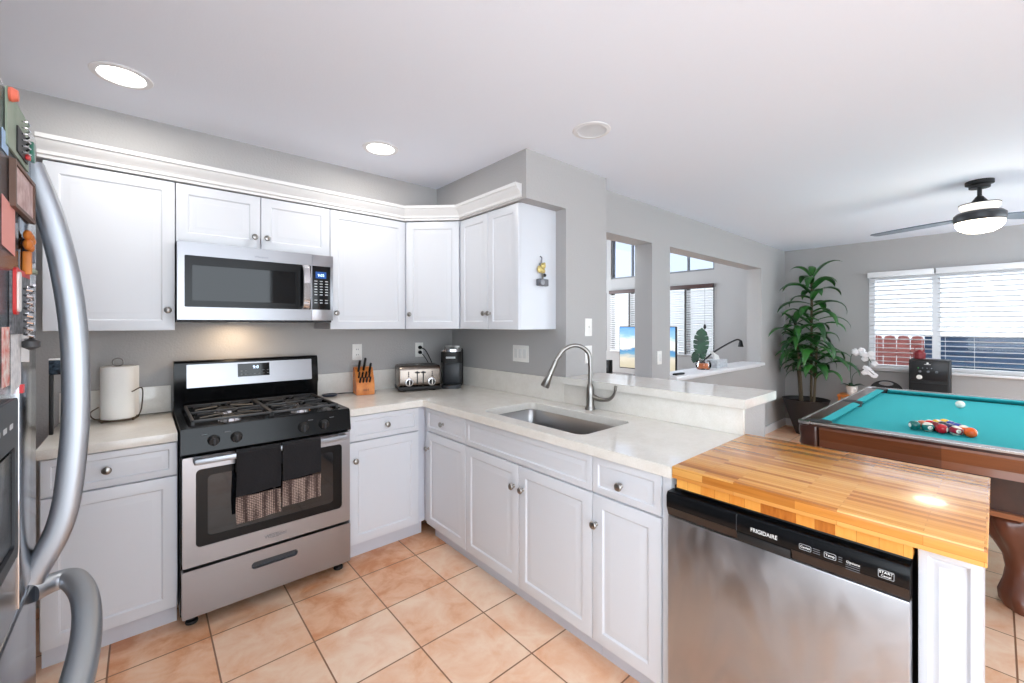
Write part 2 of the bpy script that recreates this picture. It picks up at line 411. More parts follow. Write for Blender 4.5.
# baseboards
struct(MB().box(XF - .015, XF, YR, DW, 0, .10, .004).build('baseboard_far', M['trim']))
struct(MB().box(.56, XF - .015, DW - .015, DW, 0, .10, .004).build('baseboard_dining', M['trim']))
# sills of the pass-through openings
def sill(x0, x1, nm):
    mb = MB(); mb.box(x0, x1, DW - .075, DW + .20, .905, .938, .005); mb.box(x0 + .02, x1 - .02, DW - .03, DW - .001, .885, .905, .003)
    struct(mb.build(nm, M['trim']))
sill(1.57, 3.77, 'trim_1'); sill(.565, 1.278, 'trim_2')
# half wall of the breakfast bar
struct(MB().box(.0, .241, -2.385, -1.319, 0, 1.032).build('wall_bar', M['paint']))

# ---- dining window (white vinyl slider, blinds)
w1 = struct(MB().plate(rect(-3.98, -2.075, .875, 2.0), [rect(-3.93, -2.70, .915, 1.96), rect(-2.635, -2.125, .915, 1.96)], 'x', XF + .05, XF + .12).build('window_1', M['trim']))
MB().box(XF + .085, XF + .09, -3.93, -2.70, .915, 1.96).build('pane', M['glass'], w1)
MB().box(XF + .075, XF + .08, -2.635, -2.125, .915, 1.96).build('pane', M['glass'], w1)
MB().box(XF - .035, XF + .05, -4.02, -2.03, .845, .872, .004).build('window_sill', M['trim'], w1)
def blinds(y0, y1, z0, z1, label, n, headmat, slatmat, x=XF - .02, tilt=18, dz=None, group=None, cords=(0.15, 0.85), sw=.048):
    t = thing('window_blind', (x, (y0 + y1) / 2, z0), label, 'blind', group)
    MB().box(x - .035, x + .02, y0 - .01, y1 + .01, z1 - .065, z1, .004).build('head_rail', headmat, t)
    dz = (z1 - .075 - z0 - .02) / n
    a = math.radians(tilt)
    mb = MB()
    for i in range(n):
        z = z0 + .03 + dz * i
        m = Matrix.Translation((x, (y0 + y1) / 2, z)) @ Matrix.Rotation(a, 4, 'Y')
        mb.obox(m, sw, y1 - y0 - .01, .0028)
    mb.build('slats', slatmat, t, smooth=False)
    MB().box(x - .018, x + .018, y0, y1, z0 - .012, z0 + .010, .003).build('bottom_rail', slatmat, t)
    for c in cords:
        yy = y0 + (y1 - y0) * c
        MB().tube([(x - .028, yy, z0), (x - .028, yy, z1 - .06)], .0016, 6).build('cord', slatmat, t)
    return t
b1 = blinds(-2.646, -2.085, .885, 2.045, 'short white slatted blind on the left part of the dining window', 20, M['blind'], M['blind'], x=XF - .045, tilt=11)
b2 = blinds(-3.97, -2.684, .865, 2.045, 'wide white slatted blind right of the dining window centre post', 20, M['blind'], M['blind'], x=XF - .045, tilt=11, cords=(.08, .45, .78, .95))
# ---- living room windows with dark mullions and blinds
WM = mat('dark_window_frame', (58, 54, 52), 0.5); WV = mat('mahogany_valance', (66, 40, 36), 0.4)
k = 2
mid = {0: .255, 1: 1.324, 2: 2.2}
labs = ['white blind with dark brown valance seen right of the thick wall pillar', 'white blind with dark brown valance seen left of the thick wall pillar, behind the television', 'white blind at the far left edge of the living room window wall']
for i, (a, b) in enumerate(LW):
    m_ = mid[i]
    w = struct(MB().plate(rect(a, b, .90, 2.03), [rect(a + .03, m_ - .022, .93, 2.0), rect(m_ + .022, b - .03, .93, 2.0)], 'x', XF + .03, XF + .08).build('window_%d' % k, WM)); k += 1
    MB().box(XF + .052, XF + .057, a + .03, b - .03, .93, 2.0).build('pane', M['glass'], w)
    w = struct(MB().plate(rect(a, b, 2.28, 3.25), [rect(a + .03, m_ - .012, 2.31, 3.22), rect(m_ + .012, b - .03, 2.31, 3.22)], 'x', XF + .03, XF + .08).build('window_%d' % k, mat('grey_window_frame', (120, 122, 126), 0.5))); k += 1
    MB().box(XF + .052, XF + .057, a + .03, b - .03, 2.31, 3.22).build('pane', M['screen'], w)
    if i < 2:
        for (p, q) in ((a + .0, m_ - .012), (m_ + .012, b)):
            pass
        bl = blinds(a + .005, b - .005, .915, 2.06, labs[i], 26, WV, M['blind'], x=XF - .025, tilt=38, group=None, cords=(.30,))
        # the dark centre mullion is imitated by a dark strip added before the slats
        MB().box(XF - .058, XF - .052, m_ - .016, m_ + .016, .915, 1.99).build('mullion_strip', WM, bl)
        if i == 0:
            MB().tube([(XF - .065, a + .12, 1.99), (XF - .065, a + .12, 1.42)], .0018, 6).build('pull_cord', M['blackm'], bl)
            MB().lathe([(.004, 0), (.022, .03), (.02, .06), (.006, .09)], (XF - .065, a + .12, 1.33), 12).build('cord_tassel', M['blackm'], bl)

# ================================================================== CABINETS
FB = Matrix()                                                      # back wall: faces -y
FR = Matrix(((0, 1, 0, 0), (-1, 0, 0, 0), (0, 0, 1, 0), (0, 0, 0, 1)))   # local (x,y)->(y,-x): faces -x
FD = Matrix.Translation((-.61, -.33, 0)) @ Matrix.Rotation(-PI / 4, 4, 'Z')
DOOR = [(.050, 0), (.0565, .0060), (.0600, .0060), (.086, .0006), (.090, .0006)]
DRAW = [(.028, 0), (.0325, .0055), (.0355, .0055), (.053, .0006), (.056, .0006)]
def knob(frame, x, y, z, parent):
    MB(frame).lathe([(.0095, 0), (.0085, .003), (.0055, .006), (.0055, .013), (.0155, .019), (.0165, .024), (.0135, .0285), (.006, .031), (0, .0315)], (x, y, z), 18, '-y').build('knob', M['nickel'], parent)
def cabinet(name, label, frame, x0, x1, z0, z1, depth, face, fronts, toe=False, y_back=-.002, cat='cabinet', carc=None, shell=True):
    """face = local y of the carcass front; fronts = (kind, x0, x1, z0, z1, knobs)"""
    loc = frame @ Vector(((x0 + x1) / 2, face / 2, z0 if not toe else 0))
    t = thing(name, loc, label, cat)
    mb = MB(frame); mb.box(x0 + .0007, x1 - .0007, face, y_back, z0, z1); mb.build('body', M['cabgap'] if carc is None else carc, t)
    if toe: MB(frame).box(x0 + .0007, x1 - .0007, face + .048, y_back, 0, z0 - .0005).build('toe_kick', M['cabgap'], t)
    for kd, a, b, c, d, ks in fronts:
        p = MB(frame).panel(a + .0015, b - .0015, c, d, face - .0205, .0198, DOOR if kd == 'door' else DRAW).build(kd, M['cab'], t)
        for kx, kz in ks: knob(frame, kx, face - .0205, kz, p)
    return t
ZT, ZB = 2.1455, 1.376
YF = -.3105
up = [
 cabinet('wall_cabinet', 'large single-door white wall cabinet left of the microwave', FB, -2.372, -1.9065, ZB, ZT, 0, YF, [('door', -2.372, -1.9065, ZB, ZT - .004, [(-1.937, 1.48)])]),
 cabinet('wall_cabinet', 'short two-door white wall cabinet directly above the microwave', FB, -1.9055, -1.1345, 1.838, ZT, 0, YF, [('door', -1.9055, -1.5205, 1.838, ZT - .004, [(-1.552, 1.905)]), ('door', -1.5195, -1.1345, 1.838, ZT - .004, [(-1.490, 1.905)])]),
 cabinet('wall_cabinet', 'single-door white wall cabinet right of the microwave', FB, -1.1335, -.6125, ZB, ZT, 0, YF, [('door', -1.1335, -.612, ZB, ZT - .004, [(-1.098, 1.48)])]),
]
# diagonal corner cabinet
t = thing('wall_cabinet', (-.3, -.3, ZB), 'diagonal corner white wall cabinet with one narrow door', 'cabinet')
q = .0145
MB().plate([(-.6115, -.0015), (-.6115, YF - .0), (YF - .0, -.6115), (-.0015, -.6115), (-.0015, -.0015)], [], 'z', ZB, ZT).build('body', M['cabgap'], t)
ln = .28 * math.sqrt(2)
p = MB(FD).panel(.006, ln - .006 , ZB, ZT - .004, -.006, .0198, DOOR).build('door', M['cab'], t)
knob(FD, .036, -.006, 1.48, p)
cabinet('wall_cabinet', 'two-door white wall cabinet on the sink wall with key holder on its side', FR, .6125, 1.233, ZB, ZT, 0, YF, [('door', .6125, .931, ZB, ZT - .004, [(.905, 1.48)]), ('door', .932, 1.233, ZB, ZT - .004, [(.958, 1.48)])], carc=M['cab'])
# crown moulding swept along the cabinet fronts
def crown():
    prof = [(0, 2.1475), (.012, 2.1475), (.014, 2.160), (.022, 2.164), (.024, 2.178), (.034, 2.192), (.050, 2.206), (.056, 2.219), (.064, 2.222), (.066, 2.240), (0, 2.240)]
    f = -.3305 ; path = [(-2.385, f), (-.6105 - .012, f), (f, -.6105 - .012), (f, -1.279)]
    V = [Vector(p) for p in path]; R = []
    for i, p in enumerate(V):
        d0 = (V[i] - V[i - 1]).normalized() if i else (V[1] - V[0]).normalized()
        d1 = (V[i + 1] - V[i]).normalized() if i < len(V) - 1 else d0
        n0 = Vector((d0.y, -d0.x)); n1 = Vector((d1.y, -d1.x)); b = (n0 + n1).normalized(); k = 1 / b.dot(n0)
        R.append([(p.x + b.x * o * k, p.y + b.y * o * k, z) for o, z in prof])
    mb = MB(); mb.rings(R)
    return tag(mb.build('crown_moulding', mat('crown_paint', (222, 222, 222), .45), angle=25), 'white stepped crown moulding running along the top of the wall cabinets', 'crown moulding')
crown()
# base cabinets ------------------------------------------------------
BT = .869; F6 = -.6100
cabinet('base_cabinet', 'white base cabinet left of the stove with one drawer over one door', FB, -2.345, -1.9105, .10, BT, 0, F6, [('drawer', -2.342, -1.912, .714, .862, [(-2.148, .788)]), ('door', -2.342, -1.912, .103, .707, [])], True)
c1 = cabinet('base_cabinet', 'white base cabinet right of the stove with one drawer over one door', FB, -1.1235, -.6115, .10, BT, 0, F6, [('drawer', -1.121, -.668, .714, .862, [(-.890, .788)]), ('door', -1.121, -.668, .103, .707, [(-1.088, .600)])], True)
cabinet('base_cabinet', 'narrow white base cabinet in the inner corner with one drawer over one door', FR, .6585, 1.1095, .10, BT, 0, F6, [('drawer', .663, 1.1085, .714, .862, [(.868, .788)]), ('door', .663, 1.1085, .103, .707, [(.690, .600)])], True)
# sink cabinet is hollow at the top so the basin fits in it
t = thing('base_cabinet', (-.3, -1.565, 0), 'wide two-door white sink base cabinet with a false drawer front below the sink', 'cabinet')
mb = MB(FR); mb.box(1.1103, 1.126, F6, -.002, .10, BT); mb.box(2.005, 2.0213, F6, -.002, .10, BT); mb.box(1.126, 2.005, F6, -.002, .10, .116); mb.box(1.126, 2.005, F6, -.592, .60, BT); mb.box(1.126, 2.005, -.012, -.002, .116, BT); mb.build('body', M['cabgap'], t)
MB(FR).box(1.1103, 2.0213, F6 + .048, -.002, 0, .0995).build('toe_kick', M['cabgap'], t)
MB(FR).panel(1.111, 2.0205, .714, .862, F6 - .0205, .0198, DRAW).build('false_front', M['cab'], t)
for a, b, kx in ((1.111, 1.5645, 1.532), (1.5665, 2.0205, 1.600)):
    p = MB(FR).panel(a, b, .103, .707, F6 - .0205, .0198, DOOR).build('door', M['cab'], t); knob(FR, kx, F6 - .0205, .598, p)
cabinet('base_cabinet', 'narrow white base cabinet between the sink cabinet and the dishwasher', FR, 2.022, 2.3345, .10, BT, 0, F6, [('drawer', 2.022, 2.333, .714, .862, [(2.163, .778)]), ('door', 2.022, 2.333, .103, .707, [(2.043, .588)])], True)
tag(MB().box(-.6118, -.600, -.6575, -.6120, .10, BT).build('filler_panel', M['cab']), 'white upright filler strip in the inner corner between the base cabinets', 'filler panel')
tag(MB(FR).box(2.3355, 2.368, F6 - .015, -.002, 0, BT, .001).build('filler_panel', M['cab']), 'thin white upright filler strip touching the left edge of the dishwasher', 'filler panel')
# end panel right of the dishwasher
t = thing('end_panel', (-.31, -3.05, 0), 'white raised-panel end post under the right end of the wooden counter', 'end panel')
MB(FR).box(2.998, 3.100, F6 + .02, -.02, 0, .8735, .001).build('body', M['cab'], t)
MB(FR).panel(2.998, 3.103, .04, .868, F6 - .005, .022, [(.018, 0), (.0235, .006), (.028, .006), (.036, .001), (.037, .001)]).build('panel', M['cab'], t)

# countertops -------------------------------------------------------
SK = (-.553, -.160, -1.905, -1.170)
mb = MB(); outer = [(-1.1245, -.0005), (-1.1245, -.651), (-.66, -.651), (-.653, -.653), (-.651, -.66), (-.651, -2.3825), (-.0005, -2.3825), (-.0005, -.0005)]
mb.plate(outer, [rrect(*SK, .045)], 'z', .870, .910)
bmesh.ops.bevel(mb.bm, geom=[e for e in mb.bm.edges if all(abs(v.co.z - .91) < 1e-5 for v in e.verts) and e.is_manifold and abs(e.calc_face_angle(0)) > 1], offset=.003, segments=2, affect='EDGES')
tag(mb.build('countertop', M['quartz']), 'L-shaped pale speckled quartz countertop with the sink cut into it', 'countertop')
tag(MB().box(-2.352, -1.912, -.651, -.0005, .870, .910, .003).build('countertop', M['quartz']), 'short pale quartz countertop left of the stove under the paper towels', 'countertop')
tag(MB().plate([(-1.1245, -.0005), (-1.1245, -.019), (-.019, -.019), (-.019, -1.317), (-.0005, -1.317), (-.0005, -.0005)], [], 'z', .9105, 1.060).build('backsplash', M['quartz']), 'pale quartz backsplash strip around the corner behind toaster and coffee maker', 'backsplash')
tag(MB().box(-2.352, -1.912, -.019, -.0005, .9105, 1.060, .002).build('backsplash', M['quartz']), 'pale quartz backsplash strip behind the paper towel holder', 'backsplash')
tag(MB().box(-.019, -.0005, -2.3835, -1.3175, .9105, 1.0315, .002).build('backsplash', M['quartz']), 'pale quartz backsplash strip under the raised bar behind the faucet', 'backsplash')
tag(MB().plate([(-.037, -1.19), (-.0202, -1.19), (-.0202, -1.3195), (.362, -1.3195), (.362, -2.397), (-.037, -2.397)], [], 'z', 1.0325, 1.0735).build('bar_top', M['quartz']), 'raised pale quartz breakfast bar top above the backsplash', 'bar counter')
# butcher block
t = thing('wooden_countertop', (-.3, -2.75, .84), 'glossy amber butcher block counter above the dishwasher', 'countertop')
MB().box(-.652, .0085, -3.111, -2.3845, .8745, .916, .0025).build('slab', M['butcher'], t)
mb = MB(); mb.box(-.640, -.60, -2.991, -2.396, .842, .874); mb.build('support_strip', M['butcherend'], t)

# sink ---------------------------------------------------------------
t = thing('sink', (-.355, -1.55, .70), 'stainless steel undermount sink basin set in the quartz counter', 'sink')
mb = MB(); x0, x1, y0, y1 = SK
R = []
for ins, z, r in ((-.012, .8695, .05), (-.002, .8695, .045), (0, .866, .045), (.006, .78, .05), (.012, .715, .055), (.022, .695, .06), (.05, .686, .04)):
    R.append([(p[0], p[1], z) for p in rrect(x0 + ins, x1 - ins, y0 + ins, y1 - ins, r)])
mb.rings(R, cap0=False); mb.build('basin', M['steel'], t, recalc=False, angle=60)
MB().lathe([(.045, .6865), (.043, .690), (.03, .688), (.0, .687)], (-.355, -1.55, 0), 24).build('drain', M['chrome'], t)
# faucet ---------------------------------------------------------------
t = thing('faucet', (-.060, -1.56, .910), 'brushed nickel gooseneck pull-down faucet behind the sink', 'faucet')
MB().lathe([(.030, .9105), (.030, .918), (.026, .924), (.0235, .935), (.0235, .99), (.0215, 1.03), (.016, 1.055), (.0125, 1.06)], (-.060, -1.56, 0), 28).build('base', M['nickel'], t)
neck = spline([(-.060, -1.56, 1.05), (-.060, -1.56, 1.17), (-.066, -1.555, 1.235), (-.095, -1.525, 1.275), (-.132, -1.490, 1.283), (-.172, -1.455, 1.258), (-.205, -1.425, 1.200)], 7)
MB().tube(neck, .0125, 16).build('neck', M['nickel'], t)
a = Vector((-.205, -1.425, 1.198)); d = Vector((-.045, .038, -.135)).normalized()
sp_ = MB(); sp_.tube([a, a + d * .01, a + d * .012, a + d * .05, a + d * .10, a + d * .165, a + d * .172], [.0125, .0125, .0155, .0155, .018, .027, .024], 18); sp_.build('spray_head', M['nickel'], t)
lv = spline([(-.045, -1.575, .985), (-.020, -1.605, .975), (.005, -1.640, .985), (.020, -1.660, 1.02), (.024, -1.666, 1.065)], 6)
n_ = len(lv)
lv2 = [Vector((-.052 - .05 * (p.x + .045), -1.575 + (p.y + 1.575) * 1.75, p.z)) for p in lv]
MB().tube(lv2, [.016 - .010 * min(1, i / n_ * 1.2) + (.002 if i > n_ * .8 else 0) for i in range(n_)], 12).build('lever', M['nickel'], t)

# ================================================================== STOVE
SX0, SX1 = -1.9040, -1.1380
t = thing('gas_stove', (-1.521, -.35, 0), 'stainless and black gas stove with two dark towels on its door', 'stove')
MB().box(SX0, SX1, -.655, -.022, .055, .905, .003).build('body', M['black'], t)
# cooktop with raised rim
mb = MB(); mb.plate(rrect(SX0, SX1, -.675, -.09, .012), [rrect(SX0 + .03, SX1 - .03, -.635, -.115, .02)], 'z', .905, .925); mb.box(SX0 + .02, SX1 - .02, -.645, -.10, .904, .910); mb.build('cooktop', M['black'], t)
# backguard
mb = MB(); mb.rings([[(x, y, z) for y, z in ((-.022, .90), (-.095, .90), (-.095, 1.01), (-.108, 1.035), (-.090, 1.185), (-.078, 1.197), (-.022, 1.197))] for x in (SX0 + .002, SX1 - .002)]); mb.build('backguard', M['black'], t)
def bgp(x, s, out=.002):                                     # point on the sloping backguard face, s = 0..1
    return Vector((x, -.108 + .018 * s - out, 1.035 + .150 * s))
mb = MB(); R = []
P0 = [bgp(-1.846, .06, .003), bgp(-1.180, .06, .003), bgp(-1.180, .94, .003), bgp(-1.846, .94, .003)]
P1 = [p + Vector((0, .004, 0)) for p in P0]; mb.rings([P1, P0]); mb.build('steel_trim', M['steelx'], t)
mb = MB(); P0 = [bgp(-1.600, .36, .0055), bgp(-1.430, .36, .0055), bgp(-1.430, .88, .0055), bgp(-1.600, .88, .0055)]
P1 = [p + Vector((0, .004, 0)) for p in P0]; mb.rings([P1, P0]); cp = mb.build('clock_panel', M['dkglass'], t)
tilt = Matrix.Rotation(-math.atan(.018 / .150), 4, 'X')
c = bgp(-1.505, .72, .0065); text('clock_digits', '9:0', .026, Matrix.Translation(c) @ tilt @ Matrix.Rotation(PI / 2, 4, 'X'), M['ledtxt'], cp)
mb = MB()
for i in range(7):
    for s_ in (.45, .58):
        if (i in (2, 3, 4)) and s_ > .5: continue
        p = bgp(-1.59 + i * .0235 + .004, s_, .0062); mb.box(p.x, p.x + .011, p.y, p.y + .001, p.z, p.z + .003)
mb.build('panel_print', M['greymarks'], cp)
# sloping control panel with four knobs
mb = MB(); mb.rings([[(x, y, z) for y, z in ((-.655, .925), (-.678, .922), (-.700, .812), (-.695, .806), (-.655, .806))] for x in (SX0, SX1)]); pn = mb.build('control_panel', M['black'], t)
for kx in (-1.780, -1.689, -1.387, -1.283):
    m_ = Matrix.Translation((kx, -.691, .862)) @ Matrix.Rotation(math.atan(.022 / .110), 4, 'X')
    kb = MB(m_).lathe([(.024, 0), (.025, .004), (.0235, .008), (.021, .022), (.019, .026), (0, .0265)], (0, 0, 0), 24, '-y').build('knob', M['blackm'], pn)
    MB(m_).box(-.004, .004, -.034, -.020, -.019, .019, .002).build('grip', M['dkgrey'], kb)
for kx in (-1.815, -1.725, -1.350, -1.240): MB().box(kx - .012, kx + .012, -.6895, -.6865, .889, .892).build('panel_print', M['greymarks'], pn)
# oven door
OY = -.700
mb = MB(); mb.plate(rrect(SX0 + .006, SX1 - .006, .292, .796, .008), [rrect(SX0 + .055, SX1 - .050, .375, .735, .02)], 'y', OY, -.657); dr = mb.build('oven_door', M['steelx'], t)
MB().box(SX0 + .05, SX1 - .045, OY + .006, OY + .012, .37, .74).build('window', M['ovenglass'], dr)
mb = MB(); mb.plate(rrect(SX0 + .055, SX1 - .050, .375, .735, .02), [rrect(SX0 + .10, SX1 - .095, .415, .70, .02)], 'y', OY + .003, OY + .0055); mb.build('window_border', M['black'], dr)
rk = MB()
for z in (.50, .60): 
    rk.tube([(SX0 + .1, OY + .03, z), (SX1 - .1, OY + .03, z)], .003, 6)
rk.build('oven_rack', M['chrome'], dr)
hd = MB(); hd.box(SX0 + .045, SX1 - .040, -.762, -.742, .770, .797, .006); 
for hx in (SX0 + .06, SX1 - .055): hd.box(hx - .016, hx + .016, -.748, OY + .001, .773, .794, .003)
hd.build('handle', M['handle'], dr)
text('logo', 'Whirlpool', .024, face_my(-1.521, OY - .0008, .333), M['greymarks'], dr)
mb = MB(); mb.tube([(-1.521 + .036 * math.cos(a_ / 16 * 2 * PI) , OY - .001, .333 + .009 * math.sin(a_ / 16 * 2 * PI)) for a_ in range(3, 15)], .0008, 4); mb.build('logo_ring', M['greymarks'], dr)
# drawer with slot pull
mb = MB(); mb.plate(rrect(SX0 + .004, SX1 - .004, .062, .278, .008), [rrect(-1.628, -1.418, .192, .226, .016)], 'y', OY - .003, -.657); dw_ = mb.build('drawer', M['steelx'], t)
MB().box(-1.64, -1.405, OY + .018, OY + .022, .18, .24).build('pull_recess', M['dkgrey'], dw_)
for fx in (SX0 + .045, SX1 - .045):
    for fy in (-.625, -.10):
        MB().lathe([(.024, 0), (.026, .006), (.024, .014), (.012, .018), (.010, .055)], (fx, fy, 0), 18).build('foot', M['blackm'], t)
# burner grates (two) and burners
for gx0, gx1 in ((SX0 + .05, -1.5235), (-1.5185, SX1 - .05)):
    mb = MB(); z = .951; y0, y1 = -.615, -.130
    for a_, b_ in (((gx0, y0), (gx1, y0)), ((gx0, y1), (gx1, y1)), ((gx0, y0), (gx0, y1)), ((gx1, y0), (gx1, y1)), ((gx0, (y0 + y1) / 2), (gx1, (y0 + y1) / 2))):
        mb.box(min(a_[0], b_[0]) - .006, max(a_[0], b_[0]) + .006, min(a_[1], b_[1]) - .006, max(a_[1], b_[1]) + .006, z - .013, z, .003)
    cx_ = (gx0 + gx1) / 2
    for cy_ in (y0 + .12, y1 - .12):
        for i in range(8):
            an = PI / 8 + i * PI / 4; r0, r1 = .035, (.145 if abs(math.cos(an)) > .5 else .118)
            p = Vector((cx_ + r0 * math.cos(an), cy_ + r0 * math.sin(an), z - .004)); q_ = Vector((cx_ + r1 * math.cos(an), cy_ + r1 * math.sin(an), z - .006))
            mb.tube([p, q_], .005, 6)
    for px in (gx0, gx1):
        for py in (y0, y1): mb.box(px - .006, px + .006, py - .006, py + .006, .926, z - .01)
    mb.build('grate', M['iron'], t)
    for cy_ in (y0 + .12, y1 - .12):
        bb = MB().lathe([(.055, .9105), (.05, .922), (.036, .924), (.036, .930)], (cx_, cy_, 0), 24).build('burner', M['chrome'], t)
        MB().lathe([(.034, .9305), (.036, .934), (.030, .940), (0, .941)], (cx_, cy_, 0), 24).build('burner_cap', M['blackm'], bb)
MB().lathe([(.022, .925), (.03, .9265), (.028, .940), (0, .941)], (-1.521, -.375, 0), 20).build('burner', M['iron'], t)

# dish towels over the handle
def dishtowel(x0, x1, zb, label):
    t = thing('dish_towel', ((x0 + x1) / 2, -.75, zb), label, 'towel', 'dish towels on the oven handle')
    def sheet(z0, z1, yo, m_, nm, par, th=.006):
        mb = MB(); nx, nz = 14, 10; G = []
        for s_ in (0, 1):
            for j in range(nz + 1):
                for i in range(nx + 1):
                    u = i / nx; w_ = j / nz; z = z0 + (z1 - z0) * w_
                    fade = max(0, (.80 - z) / .35)
                    y = yo + .006 * math.sin(u * 9 + 1) * fade - (th if s_ else 0)
                    x = x0 + (x1 - x0) * u + .004 * math.sin(z * 20) * fade; zz = z + (.010 * u if j == 0 else .010 * u * (1 - w_))
                    G.append(mb.bm.verts.new((x, y, zz)))
        n = (nx + 1) * (nz + 1)
        I = lambda s_, j, i: G[s_ * n + j * (nx + 1) + i]
        for s_ in (0, 1):
            for j in range(nz):
                for i in range(nx): mb.bm.faces.new((I(s_, j, i), I(s_, j, i + 1), I(s_, j + 1, i + 1), I(s_, j + 1, i)))
        for j in range(nz):
            for i in (0, nx): mb.bm.faces.new((I(0, j, i), I(0, j + 1, i), I(1, j + 1, i), I(1, j, i)))
        for i in range(nx):
            for j in (0, nz): mb.bm.faces.new((I(0, j, i), I(0, j, i + 1), I(1, j, i + 1), I(1, j, i)))
        return mb.build(nm, m_, par)
    sheet(zb + .128, .797, -.7645, M['towelblk'], 'front_cloth', t)
    sheet(zb, zb + .127, -.7650, M['dots'], 'dotted_border', t)
    # fold over the bar and a short back flap
    mb = MB(); R = []
    for k_ in range(9):
        an = PI * k_ / 8; y = -.7515 - .0172 * math.cos(an); z = .7975 + .013 * math.sin(an)
        R.append((y, z))
    R2 = R + [(-.7343, .74), (-.7343, .70), (-.7373, .70), (-.7373, .74)]
    inn = [(-.7515 - .0125 * math.cos(PI * k_ / 8), .7975 + .0075 * math.sin(PI * k_ / 8)) for k_ in range(8, -1, -1)]
    prof = R2 + inn
    mb.rings([[(x, y, z) for y, z in prof] for x in (x0, (x0 + x1) / 2, x1)]); mb.build('fold', M['towelblk'], t)
    return t
dishtowel(-1.700, -1.512, .462, 'left dark dish towel with dotted brown hem over the oven handle, hanging lower')
dishtowel(-1.504, -1.322, .490, 'right dark dish towel with dotted brown hem over the oven handle, hanging shorter')

# ================================================================== MICROWAVE
t = thing('microwave', (-1.52, -.2, 1.419), 'stainless over-the-range microwave above the gas stove', 'microwave')
MX0, MX1, MZ0, MZ1 = -1.903, -1.137, 1.419, 1.833
MB().box(MX0, MX1, -.365, -.003, MZ0, MZ1, .002).build('body', M['dkgrey'], t)
mb = MB(); mb.plate(rect(MX0 + .001, -1.2625, MZ0 + .012, MZ1 - .0015), [rrect(MX0 + .030, -1.268, MZ0 + .078, MZ1 - .070, .006)], 'y', -.400, -.366); dr = mb.build('door', M['steelx'], t)
MB().box(MX0 + .026, -1.264, -.392, -.386, MZ0 + .074, MZ1 - .066).build('window', M['dkglass'], dr)
mb = MB(); mb.plate(rrect(MX0 + .030, -1.268, MZ0 + .078, MZ1 - .070, .006), [rrect(MX0 + .062, -1.350, MZ0 + .112, MZ1 - .118, .004)], 'y', -.3985, -.3935); mb.build('window_border', M['black'], dr)
hp = spline([(-1.300, -.399, MZ1 - .076), (-1.300, -.428, MZ1 - .094), (-1.300, -.440, 1.63), (-1.300, -.428, MZ0 + .100), (-1.300, -.399, MZ0 + .082)], 6)
MB().strap(hp, (1, 0, 0), .040, .012).build('handle', M['chrome'], dr)
text('logo', 'Whirlpool', .016, face_my(-1.53, -.4008, MZ1 - .048), M['greymarks'], dr)
pc = MB().box(-1.2615, MX1 - .001, -.400, -.366, MZ0 + .012, MZ1 - .0015, .002).build('control_section', M['steelx'], t)
kp = MB().box(-1.2600, -1.155, -.4025, -.399, MZ0 + .078, MZ1 - .070, .001).build('keypad', M['black'], pc)
MB().box(-1.242, -1.180, -.4035, -.4022, 1.688, 1.728).build('display', M['led'], kp)
text('display_digits', '9:02', .022, face_my(-1.211, -.4040, 1.706), M['ledtxt'], kp)
for j in range(9):
    if j == 6: continue
    for i in range(3): MB().box(-1.249 + i * .031, -1.232 + i * .031, -.4032, -.4024, 1.668 - j * .0165, 1.673 - j * .0165).build('key', M['marks'], kp)
mb = MB()
for i in range(9): mb.box(MX0 + .05 + i * .075, MX0 + .105 + i * .075, -.392, -.367, MZ0 + .002, MZ0 + .009)
mb.build('bottom_vent', M['blackm'], t)
MB().box(-1.66, -1.56, -.22, -.14, MZ0 - .002, MZ0 + .001).build('task_light', M['plastic'], t)
lamp('microwave_task_lamp', 'AREA', (-1.61, -.16, MZ0 - .006), 1.1, (1.0, 0.74, 0.48), .08)

# ================================================================== DISHWASHER
t = thing('dishwasher', (-.33, -2.68, 0), 'stainless dishwasher with black control strip under the wooden counter', 'dishwasher')
DY0, DY1 = 2.3705, 2.9885
MB(FR).box(DY0 + .003, DY1 - .003, -.612, -.05, .06, .838, .002).build('tub', M['blackm'], t)
MB(FR).box(DY0, DY1, -.655, -.614, .115, .742, .004).build('door', M['steely'], t)
MB(FR).box(DY0 + .01, DY1 - .01, -.59, -.575, .0, .112).build('kick_plate', M['blackm'], t)
mb = MB(FR); mb.rings([[(x, y, z) for y, z in ((-.614, .7425), (-.648, .7425), (-.662, .7765), (-.662, .815), (-.655, .826), (-.614, .826))] for x in (DY0 - .0005, DY1 + .0)]); pn = mb.build('control_panel', M['black'], t)
mb = MB(FR); mb.rings([[(x, y, z) for y, z in ((-.612, .7430), (-.6495, .7430), (-.6625, .7745), (-.645, .7745))] for x in (DY0, 2.5995)]); mb.build('handle_strip', M['brownblk'], pn); mb = MB(FR); mb.rings([[(x, y, z) for y, z in ((-.612, .7430), (-.6495, .7430), (-.6625, .7745), (-.645, .7745))] for x in (2.745, DY1 - .001)]); mb.build('handle_strip', M['brownblk'], pn)
MB(FR).box(2.602, 2.742, -.6632, -.655, .7455, .7705, .001).build('pull_slot', M['blackm'], pn)
MB(FR).box(2.5985, 2.6005, -.6632, -.655, .7745, .823).build('seam', M['dkgrey'], pn)
XP = -.6626
text('brand', 'FRIGIDAIRE', .0165, face_mx(XP, -2.675, .792), M['paper'], pn, scale_x=.85)
def label_box(y0, y1, z0, z1):
    mb = MB(FR); mb.plate(rrect(y0, y1, z0, z1, .003), [rrect(y0 + .0008, y1 - .0008, z0 + .0008, z1 - .0008, .0025)], 'y', XP - .0004, XP + .0003); mb.build('button_outline', M['marks'], pn)
